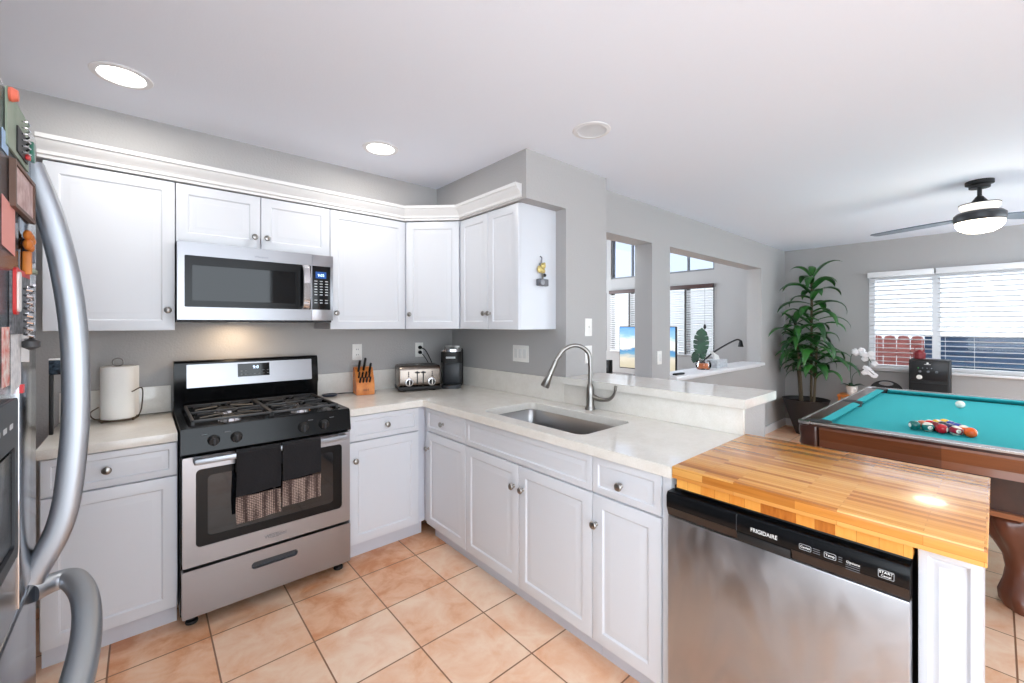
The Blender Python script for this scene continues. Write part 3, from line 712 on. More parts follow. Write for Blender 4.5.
for yc, s_, w_ in ((2.778, 'Cycles', .028), (2.834, 'Temp', .026), (2.882, 'Options', .030)):
    text('button_text', s_, .0085, face_mx(XP, -yc, .7925), M['paper'], pn)
    if s_ != 'Options': label_box(yc - w_ / 2, yc + w_ / 2, .785, .800)
    mb = MB(FR)
    for q_ in range(3): mb.box(yc + .018 if s_ != 'Options' else yc - .015, yc + (.034 if s_ == 'Cycles' else .026 if s_ == 'Temp' else .014), XP - .0004, XP + .0002, (.797 if s_ != 'Options' else .785) - q_ * .0055, (.7985 if s_ != 'Options' else .7862) - q_ * .0055)
    mb.build('small_print', M['greymarks'], pn)
text('button_text', 'START', .0090, face_mx(XP, -2.946, .7965), M['paper'], pn); text('button_text', 'Cancel', .0070, face_mx(XP, -2.946, .788), M['paper'], pn)
label_box(2.931, 2.961, .7825, .8025)

# ================================================================== REFRIGERATOR
FXF = -2.232
t = thing('refrigerator', (-2.6, -2.02, 0), 'stainless refrigerator with bowed handles and magnets at the left edge', 'refrigerator')
MB().box(-2.98, -2.300, -2.47, -1.560, .03, 1.84, .01).build('body', M['dkgrey'], t)
d1 = MB().box(-2.294, FXF, -1.739, -1.552, .795, 1.868, .008, 3).build('narrow_door', M['fridge'], t)
d2 = MB().box(-2.294, FXF, -2.475, -1.746, .795, 1.868, .008, 3).build('wide_door', M['fridge'], t)
d3 = MB().box(-2.294, FXF, -2.475, -1.552, .09, .788, .008, 3).build('freezer_drawer', M['fridge'], t)
MB().box(-2.235, FXF + .0015, -1.757, -1.7485, .80, 1.30, .0006).build('edge_trim', M['chrome'], d2)
hp = spline([(-2.238, -1.60, 1.788), (-2.204, -1.60, 1.673), (-2.179, -1.60, 1.541), (-2.163, -1.60, 1.391), (-2.159, -1.60, 1.24), (-2.164, -1.60, 1.089), (-2.184, -1.60, .919), (-2.236, -1.60, .790)], 8)
n_ = len(hp)
MB().strap(hp, (0, 1, 0), .044, .052, .22).build('handle', M['handle'], d1)
hq = spline([(-2.240, -1.565, .745), (-2.205, -1.535, .745), (-2.172, -1.545, .745), (-2.142, -1.65, .745), (-2.126, -1.79, .745), (-2.122, -1.93, .745), (-2.130, -2.08, .745), (-2.160, -2.28, .745), (-2.236, -2.42, .745)], 6)
MB().strap(hq, (0, 0, 1), .042, .050, .22).build('handle', M['handle'], d3)
# water dispenser on the wide door
mb = MB(); mb.plate(rrect(-2.12, -1.795, .93, 1.255, .012), [rrect(-2.09, -1.825, .955, 1.16, .012)], 'x', FXF, FXF + .006); dp = mb.build('dispenser', M['dkgrey'], d2)
MB().box(FXF + .0002, FXF + .003, -2.08, -1.83, .965, 1.15, .001).build('dispenser_recess', M['black'], dp)
mb = MB()
for i in range(5): mb.box(FXF + .006, FXF + .0066, -2.07 + i * .05, -2.045 + i * .05, 1.20, 1.21)
mb.build('dispenser_print', M['marks'], dp)
# things stuck on the refrigerator ------------------------------------
X0 = FXF + .0006
def flat(name, y0, y1, z0, z1, th, m_, label, cat, skew=0, group=None, x=X0):
    mb = MB(); mb.rings([[(xx, y1, z0), (xx, y0, z0 + skew), (xx, y0, z1 + skew), (xx, y1, z1)] for xx in (x, x + th)]); o = mb.build(name, m_)
    return tag(o, label, cat, group)
gm = mat('sage_card', (158, 170, 152), .6, mottle=(12, (132, 150, 130)))
flat('greeting_card', -1.875, -1.672, 1.752, 1.862, .003, gm, 'sage green card at the top of the refrigerator door behind wire clips', 'card')
wm = mat('black_card', (34, 34, 36), .5)
t = thing('clip_rack', (-2.228, -1.72, 1.76), 'dark rack of metal spring clips with green and red pieces under the green card', 'magnet clips')
MB().box(X0 + .0032, X0 + .006, -1.80, -1.700, 1.762, 1.815).build('backing', wm, t)
for i in range(6):
    z = 1.770 + i * .013
    MB().tube([(X0 + .007, -1.768, z), (X0 + .013, -1.758, z + .003), (X0 + .014, -1.735, z + .005), (X0 + .007, -1.725, z + .003)], .0018, 6).build('clip', M['chrome'], t)
MB().box(X0 + .006, X0 + .013, -1.692, -1.668, 1.775, 1.818, .002).build('green_tile', mat('green_tile', (40, 110, 90), .3), t)
MB().box(X0 + .006, X0 + .013, -1.735, -1.718, 1.766, 1.776, .002).build('red_clip', mat('red_clip', (215, 60, 60), .4), t)
t = thing('framed_picture', (-2.225, -1.74, 1.63), 'small wooden framed pink picture magnet beside the refrigerator handle top', 'picture')
mb = MB(); mb.plate(rect(-1.842, -1.635, 1.640, 1.735), [rect(-1.832, -1.645, 1.648, 1.727)], 'x', X0, X0 + .009); mb.build('frame', mat('frame_wood', (110, 84, 72), .6), t)
pm = mat('pink_print', (214, 188, 184), .5, mottle=(40, (176, 138, 132)))
MB().box(X0 + .001, X0 + .006, -1.8315, -1.6455, 1.6485, 1.7265).build('print', pm, t)
t = thing('figurine_magnet', (-2.22, -1.70, 1.52), 'carved orange wooden figurine magnet beside the refrigerator handle', 'magnet')
mb = MB()
for dy, z, r in ((0, 1.600, .011), (.022, 1.597, .011), (.044, 1.592, .010), (.004, 1.580, .012), (.030, 1.576, .010)): mb.sphere((X0 + .010, -1.735 + dy, z), r, (.7,1,1), seg=12, rings=8)
mb.build('bear', M['orange'], t)
MB().box(X0, X0 + .014, -1.725, -1.712, 1.515, 1.566, .003).build('plank', M['orange'], t)
MB().box(X0, X0 + .012, -1.700, -1.665, 1.545, 1.598, .003).build('grey_tag', mat('slate_tag', (112, 118, 138), .5), t)
MB().box(X0, X0 + .016, -1.715, -1.660, 1.520, 1.530, .002).build('base', mat('sage_base', (140, 150, 130), .5), t)
flat('pink_note', -1.90, -1.795, 1.545, 1.640, .001, mat('pink_note', (232, 160, 150), .7), 'pink paper note at the left edge of the refrigerator', 'note', .01)
flat('black_sign', -1.84, -1.668, 1.385, 1.512, .004, mat('black_sign', (50, 52, 58), .45, mottle=(70, (120, 122, 126))), 'dark magnetic sign with pale silvery ornaments on the refrigerator', 'sign')
flat('red_strip', -1.79, -1.672, 1.508, 1.520, .005, mat('red_strip', (206, 62, 62), .5), 'narrow red magnetic strip above the dark sign', 'magnet')
t = thing('thermometer_magnet', (-2.22, -1.83, 1.43), 'white thermometer magnet with a rounded red rim at the left of the dark sign', 'thermometer')
mb = MB(); mb.plate(rrect(-1.840, -1.806, 1.425, 1.520, .012), [], 'x', X0 + .0045, X0 + .009); mb.build('rim', mat('red_rim', (210, 50, 50), .4), t)
mb = MB(); mb.plate(rrect(-1.834, -1.812, 1.431, 1.512, .009), [], 'x', X0 + .0092, X0 + .0125); mb.build('face', M['plastic'], t)
t = thing('spring_ornament', (-2.21, -1.72, 1.36), 'silver spring-shaped ornament hanging over the dark sign', 'magnet')
mb = MB(); mb.tube([(X0 + .014 + .007 * math.cos(a_ * .9), -1.745 + .012 * math.sin(a_ * .9), 1.49 - a_ * .0020) for a_ in range(60)], .0028, 6); mb.build('coil', M['chrome'], t)
mb = MB(); mb.lathe([(.004, 0), (.014, .006), (.014, .018), (.004, .024)], (X0 + .016, -1.742, 1.350), 14); mb.build('weight', M['iron'], t)
pp = mat('printed_paper', (226, 227, 228), .8, mottle=(60, (196, 198, 202)))
flat('paper_receipt', -1.828, -1.738, 1.275, 1.405, .001, pp, 'long white paper slip hanging below the dark sign', 'paper', -.012)
flat('paper_receipt', -1.735, -1.650, 1.318, 1.398, .001, mat('wide_paper', (232, 233, 234), .8), 'wide torn white paper beside the long slip on the refrigerator', 'paper', .006)
flat('red_pen_tip', -1.752, -1.738, 1.258, 1.276, .006, mat('red_tip', (220, 60, 66), .4), 'small red tip magnet at the bottom of the long paper slip', 'magnet')
flat('magazine_clipping', -1.900, -1.842, 1.285, 1.400, .001, mat('red_clipping', (214, 120, 108), .7, mottle=(50, (236, 226, 220))), 'red and white clipping at the far left edge of the refrigerator', 'paper')
flat('blue_note', -1.90, -1.852, 1.735, 1.775, .001, mat('blue_note', (170, 200, 230), .7), 'pale blue note at the left edge of the refrigerator above the framed picture', 'note')
t = thing('round_magnet', (-2.22, -1.87, 1.84), 'orange round magnet at the very top left of the refrigerator', 'magnet')
MB().lathe([(.013, 0), (.014, .004), (.010, .012), (0, .013)], (X0 + .0035, -1.862, 1.853), 18, 'x').build('disc', mat('coral_disc', (236, 120, 96), .4), t)

# ================================================================== COUNTER THINGS
# paper towel holder + roll
cx_, cy_ = -2.130, -.125
t = thing('paper_towel_holder', (cx_, cy_, .9105), 'wire paper towel holder on the short counter left of the stove', 'paper towel holder')
BR = mat('bronze_wire', (104, 92, 80), .35, 1.0)
mb = MB(); mb.tube([(cx_ + .075 * math.cos(a_ / 24 * 2 * PI), cy_ + .075 * math.sin(a_ / 24 * 2 * PI), .9185) for a_ in range(25)], .0035, 8)
mb.build('base_ring', BR, t)
for an in (-2.4, -.7, .9, 2.5): MB().sphere((cx_ + .078 * math.cos(an), cy_ + .078 * math.sin(an), .9175), .007, seg=12, rings=8).build('foot', BR, t)
MB().tube([(cx_, cy_, .918), (cx_, cy_, 1.19)], .004, 8).build('post', BR, t)
MB().tube(spline([(cx_ - .0, cy_, 1.19), (cx_ - .018, cy_, 1.20), (cx_ - .018, cy_, 1.222), (cx_, cy_, 1.232), (cx_ + .018, cy_, 1.222), (cx_ + .018, cy_, 1.20), (cx_, cy_, 1.19)], 5), .0035, 8).build('finial', M['nickel'], t)
MB().tube(spline([(cx_ + .078, cy_ - .02, .92), (cx_ + .092, cy_ - .03, .97), (cx_ + .094, cy_ - .03, 1.07), (cx_ + .055, cy_ - .082, 1.062)], 6), .003, 8).build('tension_arm', BR, t)
MB().tube(spline([(cx_ - .07, cy_ - .03, .99), (cx_ - .1, cy_ - .03, .965), (cx_ - .085, cy_ - .05, .935), (cx_ - .02, cy_ - .08, .92)], 6), .003, 8).build('side_wire', BR, t)
t = thing('paper_towel_roll', (cx_, cy_, .925), 'white roll of paper towels on the wire holder', 'paper towels')
MB().lathe([(.012, .9225), (.066, .9225), (.068, .925), (.068, 1.188), (.066, 1.190), (.012, 1.190)], (cx_, cy_, 0), 40, cap0=False, cap1=False).build('roll', M['towelpaper'], t)
mb = MB(); mb.rings([[(cx_ + .0695 * math.cos(a_) , cy_ + .0695 * math.sin(a_), z) for z in (.923, 1.188)] for a_ in [x_ / 10 for x_ in range(-12, 4)]] + [[(cx_ + .082, cy_ + .05, z) for z in (.925, 1.186)]], False, False, closed=False); sh = mb.build('loose_sheet', M['towelpaper'], t)
# knife block
t = thing('knife_block', (-.83, -.13, .9105), 'orange wooden knife block full of black-handled knives on the corner counter', 'knife block')
KB = Matrix.Translation((-.84, -.15, .9105)) @ Matrix.Rotation(math.radians(-12), 4, 'Z') @ Matrix.Scale(1.38, 4) @ Matrix.Translation((.84, .15, -.9105))
kx0, kx1 = -.885, -.795; yf = -.190
mb = MB(KB); mb.rings([[(x, y, z) for y, z in ((yf, .9105), (yf, .965), (-.135, 1.048), (-.085, 1.048), (-.075, .9105))] for x in (kx0, kx1)])
bmesh.ops.bevel(mb.bm, geom=list(mb.bm.edges), offset=.003, segments=2, affect='EDGES'); mb.build('block', M['orange'], t)
text('brand_print', '1864', .016, KB @ face_my(-.84, yf - .0006, .936), mat('burnt_print', (120, 62, 26), .6), t)
nrm = Vector((0, -.083, .055)).normalized(); upv = Vector((0, .055, .083)).normalized()
KN = [(-.868, .80, .062, .0085), (-.842, .86, .070, .0085), (-.815, .70, .055, .0080), (-.870, .42, .032, .006), (-.853, .42, .034, .006), (-.836, .42, .034, .006), (-.819, .42, .034, .006), (-.866, .15, .028, .006), (-.850, .15, .028, .006), (-.834, .15, .028, .006), (-.818, .15, .028, .006)]
kproto = None
for i, (x, s_, ln_, r_) in enumerate(KN):
    y = yf + .055 * s_; z = .965 + .083 * s_; p = Vector((x, y, z)); d = (nrm + Vector((.05 if i < 3 else 0.05, -.0, .75))).normalized()
    kt = tag(MB(KB).strap([p - d * .002, p + d * ln_ * .3, p + d * ln_ * .75, p + d * ln_], (1, 0, 0), r_ * 1.3, r_ * 2.0, .3).build('knife', M['blackm']), ['large black-handled knife, leftmost of the top row in the knife block', 'tall black-handled knife in the middle of the top row in the knife block', 'black-handled knife, rightmost of the top row in the knife block'][i] if i < 3 else 'small black-handled steak knife in the lower rows of the knife block', 'knife', 'knives in the block')
# small white bottle cap beside the block
t = thing('small_jar', (-.758, -.055, .9105), 'small white jar between the knife block and the toaster', 'jar')
MB().lathe([(.017, .9105), (.019, .915), (.019, .95), (.017, .953)], (-.758, -.055, 0), 20).build('jar_body', M['plastic'], t)
MB().lathe([(.018, .9535), (.018, .962), (.016, .964), (0, .964)], (-.758, -.055, 0), 20).build('lid', mat('grey_lid', (196, 196, 196), .4), t)
# blue spoon rest / spatula
t = thing('skimmer_spoon', (-1.04, -.10, .9105), 'dark blue spoon lying on the counter right of the stove', 'spoon')
MB().lathe([(.028, 0), (.042, .006), (.046, .015), (.043, .0155), (.034, .010), (0, .006)], (-1.062, -.10, .9115), 24, sx=1.15).build('bowl', M['navy'], t)
MB().strap(spline([(-1.018, -.10, .924), (-.96, -.097, .924), (-.90, -.095, .918)], 5), (0, 1, 0), .014, .006).build('spoon_handle', M['blackm'], t)
# toaster
t = thing('toaster', (-.405, -.20, .9105), 'four-slot stainless toaster in the counter corner', 'toaster')
TM = Matrix.Translation((-.432, -.178, .9105)) @ Matrix.Rotation(math.radians(-19), 4, 'Z')
st = steel('toaster_steel', (134, 124, 116), .25, (1, 30, 30))
tw, td, th = .155, .125, .190
mb = MB(TM); R = []
for x, ins in ((-tw, .012), (-tw + .006, .002), (-tw + .02, 0), (tw - .02, 0), (tw - .006, .002), (tw, .012)):
    pr_ = rrect(-td + ins, td - ins, .03 - .0, th - ins, .035, 5); R.append([(x, a_, b_) for a_, b_ in pr_])
mb.rings(R); bd = mb.build('housing', st, t)
MB(TM).box(-tw - .002, tw + .002, -td - .002, td + .002, .008, .034, .006).build('base', M['blackm'], t)
for fx in (-.11, .11):
    for fy in (-.09, .09): MB(TM).lathe([(.012, 0), (.012, .009)], (fx, fy, .0), 12).build('foot', M['blackm'], t)
for sx in (-.072, .072):
    for sy in (-.035, .035):
        MB(TM).box(sx - .055, sx + .055, sy - .014, sy + .014, th - .004, th + .0008).build('slot', M['blackm'], t)
for sx in (-.022, .022):
    MB(TM).box(sx - .004, sx + .004, -td - .0012, -td + .002, .055, .15).build('lever_track', M['blackm'], t)
    MB(TM).box(sx - .016, sx + .016, -td - .020, -td - .0005, .135, .145, .003).build('lever', M['blackm'], t)
for sx in (-.082, .085):
    dl = MB(TM).lathe([(.030, 0), (.030, .004), (.026, .006), (0, .006)], (sx, -td - .0005, .068), 24, '-y').build('dial', M['chrome'], t)
    MB(TM).lathe([(.021, 0), (.020, .014), (0, .015)], (sx, -td - .0065, .068), 24, '-y').build('dial_knob', M['blackm'], dl)
    MB(TM).box(sx - .003, sx + .003, -td - .024, -td - .021, .050, .086).build('pointer', M['plastic'], dl)
    for q_ in range(3): MB(TM).lathe([(.006, 0), (.005, .003), (0, .003)], (sx + (.004 if sx > 0 else -.004), -td - .0005, .112 + q_ * .014), 10, '-y').build('button', M['brownblk'], t)
# coffee maker
t = thing('coffee_maker', (-.15, -.27, .9105), 'black single-serve coffee maker in the counter corner right of the toaster', 'coffee maker')
KM = Matrix.Translation((-.150, -.235, .9105)) @ Matrix.Rotation(math.radians(-38), 4, 'Z') @ Matrix.Diagonal((1.28, 1.15, 1.09, 1))
MB(KM).box(-.062, .062, -.02, .12, .0, .275, .012).build('water_tank_body', M['blackm'], t)
mb = MB(KM); mb.plate(rrect(-.062, .062, -.135, .0, .045), [], 'z', .185, .262); mb.build('brew_head', M['blackm'], t)
mb = MB(KM); mb.plate(rrect(-.060, .060, -.137, .0, .045), [], 'z', .2625, .280); mb.build('silver_lid', M['chrome'], t)
mb = MB(KM); mb.plate(rrect(-.060, .060, -.135, -.021, .045), [], 'z', .0, .022); mb.build('drip_tray', M['dkgrey'], t)
MB(KM).box(-.028, .028, -.1375, -.134, .215, .228, .001).build('badge', M['marks'], t)
MB(KM).box(-.045, .045, -.025, -.02, .024, .184, .002).build('front_plate', M['dkgrey'], t)
pc_ = tag(MB(KM).lathe([(.020, .2805), (.028, .288), (.030, .297), (.0, .298)], (-.02, .03, 0), 18).build('coffee_pod', M['plastic']), 'larger white coffee pod lying on top of the coffee maker', 'coffee pod', 'pods on the coffee maker')
tag(MB(KM).lathe([(.014, .2805), (.018, .288), (.020, .300), (.0, .301)], (.03, -.05, 0), 16).build('coffee_pod', M['plastic']), 'smaller white coffee pod lying near the front of the coffee maker', 'coffee pod', 'pods on the coffee maker')
# outlets and switches ------------------------------------------------
def plate(frame, x, z, w, h, label, cat, gang, kind, y=0):
    t = thing('wall_plate', frame @ Vector((x, y, z)), label, cat)
    MB(frame).box(x - w / 2, x + w / 2, y - .006, y - .0005, z - h / 2, z + h / 2, .002).build('cover_plate', M['plastic'], t)
    for i in range(gang):
        gx = x + (i - (gang - 1) / 2) * .046
        if kind == 'outlet':
            for dz in (-.02, .02):
                mb = MB(frame); mb.plate(rrect(gx - .016, gx + .016, z + dz - .014, z + dz + .014, .008), [], 'y', y - .0075, y - .006); f_ = mb.build('receptacle', M['plastic'], t)
                mb = MB(frame); mb.box(gx - .008, gx - .005, y - .0082, y - .0076, z + dz - .005, z + dz + .005); mb.box(gx + .005, gx + .008, y - .0082, y - .0076, z + dz - .005, z + dz + .005); mb.build('slots', M['blackm'], f_)
        else:
            if kind == 'toggle': MB(frame).box(gx - .004, gx + .004, y - .017, y - .0062, z - .004, z + .010, .001).build('toggle', M['plastic'], t)
            else: MB(frame).box(gx - .016, gx + .016, y - .010, y - .0062, z - .032, z + .032, .002).build('rocker', mat('rocker_white', (222, 222, 220), .35), t)
            
    return t
plate(FB, -.835, 1.203, .072, .118, 'white wall outlet above the knife block', 'outlet', 1, 'outlet')
o2 = plate(FB, -.322, 1.200, .072, .118, 'white wall outlet above the toaster with two black plugs in it', 'outlet', 1, 'outlet')
plate(FR, .893, 1.200, .165, .118, 'three-gang white rocker switch plate on the wall left of the faucet', 'light switch', 3, 'rocker')
FP = Matrix.Translation((0, 0, 0))
plate(FB, .222, 1.388, .072, .118, 'upper white switch plate on the pier right of the wall cabinets', 'light switch', 1, 'toggle', -1.318)
plate(FB, .222, 1.206, .072, .118, 'lower white rocker switch plate on the pier, behind the faucet top', 'light switch', 1, 'rocker', -1.318)
plate(FB, 1.400, 1.115, .072, .118, 'white rocker switch on the thick pillar between the two openings', 'light switch', 1, 'rocker', DW)
for z_, pts, lb in ((1.220, [(-.322, -.036, 1.216), (-.29, -.045, 1.20), (-.255, -.05, 1.14), (-.225, -.045, 1.08), (-.21, -.04, 1.0), (-.20, -.035, .915)], 'black plug and thick cord from the upper socket above the toaster'), (1.180, [(-.322, -.036, 1.176), (-.300, -.045, 1.15), (-.275, -.05, 1.11), (-.245, -.05, 1.05), (-.23, -.045, .98), (-.225, -.04, .918)], 'black plug and thin cord from the lower socket above the toaster')):
    t = thing('power_cord', (-.322, -.02, z_), lb, 'power cord', 'cords above the toaster')
    MB().lathe([(.013, 0), (.015, .01), (.011, .026), (.005, .032)], (-.322, -.0085, z_), 14, '-y').build('plug', M['blackm'], t)
    MB().tube(spline(pts, 6), .004 if z_ > 1.2 else .003, 8).build('cable', M['blackm'], t)
# key charm on the cabinet side
t = thing('key_holder', (-.15, -1.24, 1.66), 'gold and grey hanging ornament on the side of the wall cabinet', 'ornament')
YC = -1.2335
MB().tube(spline([(-.152, YC - .004, 1.835), (-.147, YC - .014, 1.825), (-.150, YC - .014, 1.80), (-.150, YC - .006, 1.785)], 5), .004, 8).build('hook', mat('grey_hook', (110, 112, 124), .4), t)
GO = mat('gold_figure', (206, 186, 120), .35, .4)
mb = MB(); mb.sphere((-.138, YC - .018, 1.775), .020, (1, .7, 1)); mb.sphere((-.165, YC - .014, 1.752), .020, (1, .6, 1.2)); mb.sphere((-.140, YC - .018, 1.742), .017, (1.1, .7, .9)); mb.sphere((-.122, YC - .012, 1.790), .009); mb.build('figure', GO, t)
MB().tube([(-.142, YC - .014, 1.735), (-.138, YC - .014, 1.690)], .006, 8).build('rod', M['nickel'], t)
MB().sphere((-.118, YC - .010, 1.718), .014, (1, .6, .8)).build('bow', M['blackm'], t)
MB().box(-.185, -.100, YC - .030, YC - .002, 1.648, 1.692, .005).build('camera_block', mat('grey_block', (104, 106, 112), .4), t)
MB().lathe([(.018, 0), (.018, .006), (.013, .008), (0, .008)], (-.160, YC - .0305, 1.670), 18, '-y').build('lens', mat('grey_lens', (140, 142, 148), .3), t)
# rack with dark top in the counter corner near the refrigerator
t = thing('counter_rack', (-2.33, -.33, .9105), 'narrow rack with black top and pale post on the counter beside the refrigerator', 'rack')
MB().box(-2.350, -2.285, -.345, -.320, 1.180, 1.245, .003).build('top_bar', mat('black_speckle', (30, 36, 44), .25, mottle=(60, (70, 84, 98))), t)
MB().box(-2.350, -2.285, -.347, -.318, 1.2455, 1.252, .002).build('top_highlight', M['paper'], t)  # white strip stands in for the highlight along the bar top
for x in (-2.344, -2.298): MB().box(x - .006, x + .008, -.340, -.325, .9105, 1.1795, .003).build('post', mat('cream_post', (214, 210, 200), .5) if x > -2.32 else M['blackm'], t)

# ================================================================== CEILING LIGHTS
t0 = thing('ceiling_light', (CANS[0][0], CANS[0][1], H), 'lit recessed ceiling light above the left wall cabinet', 'ceiling light', 'recessed ceiling lights')
def ring_light(t, x, y, lit):
    mb = MB(); mb.lathe([(.074, H - .002), (.078, H - .006), (.098, H - .004), (.101, H - .0005)], (x, y, 0), 40, cap0=False, cap1=False); mb.build('trim_ring', M['trim'], t)
    if lit: MB().lathe([(.0, H - .003), (.072, H - .003), (.074, H - .001)], (x, y, 0), 36, cap0=False, cap1=False).build('diffuser', M['can_on'], t, recalc=False)
    else:
        MB().lathe([(.0, H - .0005), (.040, H - .0008), (.060, H - .0015), (.076, H - .004)], (x, y, 0), 36, cap0=False, cap1=False).build('diffuser', mat('unlit_lens', (222, 224, 228), .4), t)
ring_light(t0, *CANS[0], True)
t1 = thing('ceiling_light', (CANS[1][0], CANS[1][1], H), 'lit recessed ceiling light above the right wall cabinets', 'ceiling light', 'recessed ceiling lights')
ring_light(t1, *CANS[1], True)
t2 = thing('ceiling_light', (-.240, -1.712, H), 'unlit recessed ceiling light nearest the pier', 'ceiling light', 'recessed ceiling lights')
ring_light(t2, -.240, -1.712, False)

# ================================================================== CEILING FAN
FX, FY = 2.487, -3.043
t = thing('ceiling_fan', (FX, FY, 2.436), 'black ceiling fan with a lit bowl above the pool table', 'ceiling fan')
MB().lathe([(.0, 2.4355), (.095, 2.4355), (.095, 2.412), (.072, 2.405), (.070, 2.385), (.0, 2.385)], (FX, FY, 0), 36, sx=.77, sy=.77).build('canopy', M['blackm'], t)
MB().lathe([(.016, 2.386), (.016, 2.33), (.024, 2.325), (.045, 2.30), (.075, 2.268), (.0, 2.268)], (FX, FY, 0), 28, sx=.77, sy=.77).build('downrod', M['blackm'], t)
MB().lathe([(.135, 2.266), (.132, 2.245), (.115, 2.222), (.09, 2.210), (.0, 2.208)], (FX, FY, 0), 36, sx=.77, sy=.77).build('upper_shade', mat('white_shade', (236, 234, 228), .4, emit=(255, 248, 238), es=.5), t)
MB().lathe([(.138, 2.272), (.138, 2.267), (.0, 2.267)], (FX, FY, 0), 36, sx=.77, sy=.77).build('upper_plate', M['blackm'], t)
MB().lathe([(.09, 2.209), (.150, 2.212), (.172, 2.195), (.174, 2.165), (.168, 2.150), (.160, 2.144), (.0, 2.144)], (FX, FY, 0), 40, sx=.77, sy=.77).build('motor_housing', mat('fan_charcoal', (48, 50, 54), .35), t)
MB().lathe([(.163, 2.1435), (.158, 2.118), (.135, 2.092), (.095, 2.073), (.04, 2.064), (.0, 2.063)], (FX, FY, 0), 40, sx=.77, sy=.77).build('light_bowl', M['fan_on'], t)
BL = mat('fan_blade', (96, 108, 122), .35)
for an, pit in ((math.radians(67.5), 2), (math.radians(-112.5), -14), (math.radians(-50), -14)):
    if an < -1.5: continue
    m_ = Matrix.Translation((FX, FY, 2.180)) @ Matrix.Rotation(an, 4, 'Z') @ Matrix.Rotation(math.radians(pit), 4, 'X')
    mb = MB(m_); mb.plate([(.125, -.035), (.25, -.055), (.45, -.062), (.66, -.050), (.68, -.03), (.68, .03), (.66, .045), (.45, .055), (.25, .05), (.125, .035)], [], 'z', -.004, .004); mb.build('blade', BL, t)
lamp('fan_lamp', 'POINT', (FX, FY, 2.02), 8, (1.0, 0.90, 0.78), .12)

# ================================================================== POOL TABLE
PX0, PX1, PY0, PY1 = 1.080, 3.320, -3.570, -2.300; PT = .800; PB = .765
pcx, pcy = (PX0 + PX1) / 2, (PY0 + PY1) / 2
t = thing('pool_table', (pcx, pcy, 0), 'dark carved wood pool table with teal felt', 'pool table')
pk = [(PX0 + .095, PY1 - .095), (PX0 + .095, PY0 + .095), (PX1 - .095, PY1 - .095), (PX1 - .095, PY0 + .095), (pcx, PY1 - .075), (pcx, PY0 + .075)]
def circ(c, r, n=16): return [(c[0] + r * math.cos(2 * PI * i / n), c[1] + r * math.sin(2 * PI * i / n)) for i in range(n)]
MB().box(PX0 + .10, PX1 - .10, PY0 + .10, PY1 - .10, PB - .03, PB).build('playing_surface', M['felt'], t)
RW = .085
mb = MB(); mb.plate(rrect(PX0, PX1, PY0, PY1, .05), [rect(PX0 + RW, PX1 - RW, PY0 + RW, PY1 - RW)], 'z', PT - .022, PT)
mb.build('rail', M['dkwood2'], t)
# cushions: six, each cut short of the pockets
def cushion(p, q, inn):
    d = (Vector(q) - Vector(p)).normalized(); n = Vector(inn)
    mb = MB(); R = []
    for e, o in ((Vector(p), 1), (Vector(q), -1)):
        R.append([(e.x, e.y, PT), (e.x + n.x * .012, e.y + n.y * .012, PT), ((e + d * o * .035 + n * .052).x, (e + d * o * .035 + n * .052).y, PT - .004), ((e + d * o * .03 + n * .045).x, (e + d * o * .03 + n * .045).y, PT - .016), (e.x + n.x * .01, e.y + n.y * .01, PB + .001), (e.x, e.y, PB + .001)])
    mb.rings(R); mb.build('cushion', M['felt'], t)
a_ = .10; c_ = RW
cushion((PX0 + c_, PY1 - a_ - .04), (PX0 + c_, PY0 + a_ + .04), (1, 0)); cushion((PX1 - c_, PY1 - a_ - .04), (PX1 - c_, PY0 + a_ + .04), (-1, 0))
for yy, n_ in ((PY1 - c_, (0, -1)), (PY0 + c_, (0, 1))):
    cushion((PX0 + a_ + .04, yy), (pcx - .06, yy), n_); cushion((pcx + .06, yy), (PX1 - a_ - .04, yy), n_)
for i, (x, y) in enumerate(pk):
    mb = MB(); mb.lathe([(.056, PT + .0008), (.056, PT - .04), (.05, PT - .09), (.0, PT - .092)], (x, y, 0), 24, cap0=False); 
    mb.plate(circ((x, y), .062, 24), [circ((x, y), .054, 24)], 'z', PT - .012, PT + .0015)
    mb.lathe([(.0, PT + .0004), (.055, PT + .0004)], (x, y, 0), 24, cap0=False, cap1=False)
    mb.build('pocket', M['blackm'], t)
# silvery strip stands in for the highlight line along the rail edge
mb = MB(); mb.plate(rrect(PX0 - .004, PX1 + .004, PY0 - .004, PY1 + .004, .052), [rrect(PX0 + .010, PX1 - .010, PY0 + .010, PY1 - .010, .045)], 'z', PT - .008, PT + .002); mb.build('rail_edge', mat('rail_highlight', (196, 190, 186), .25, .7), t)
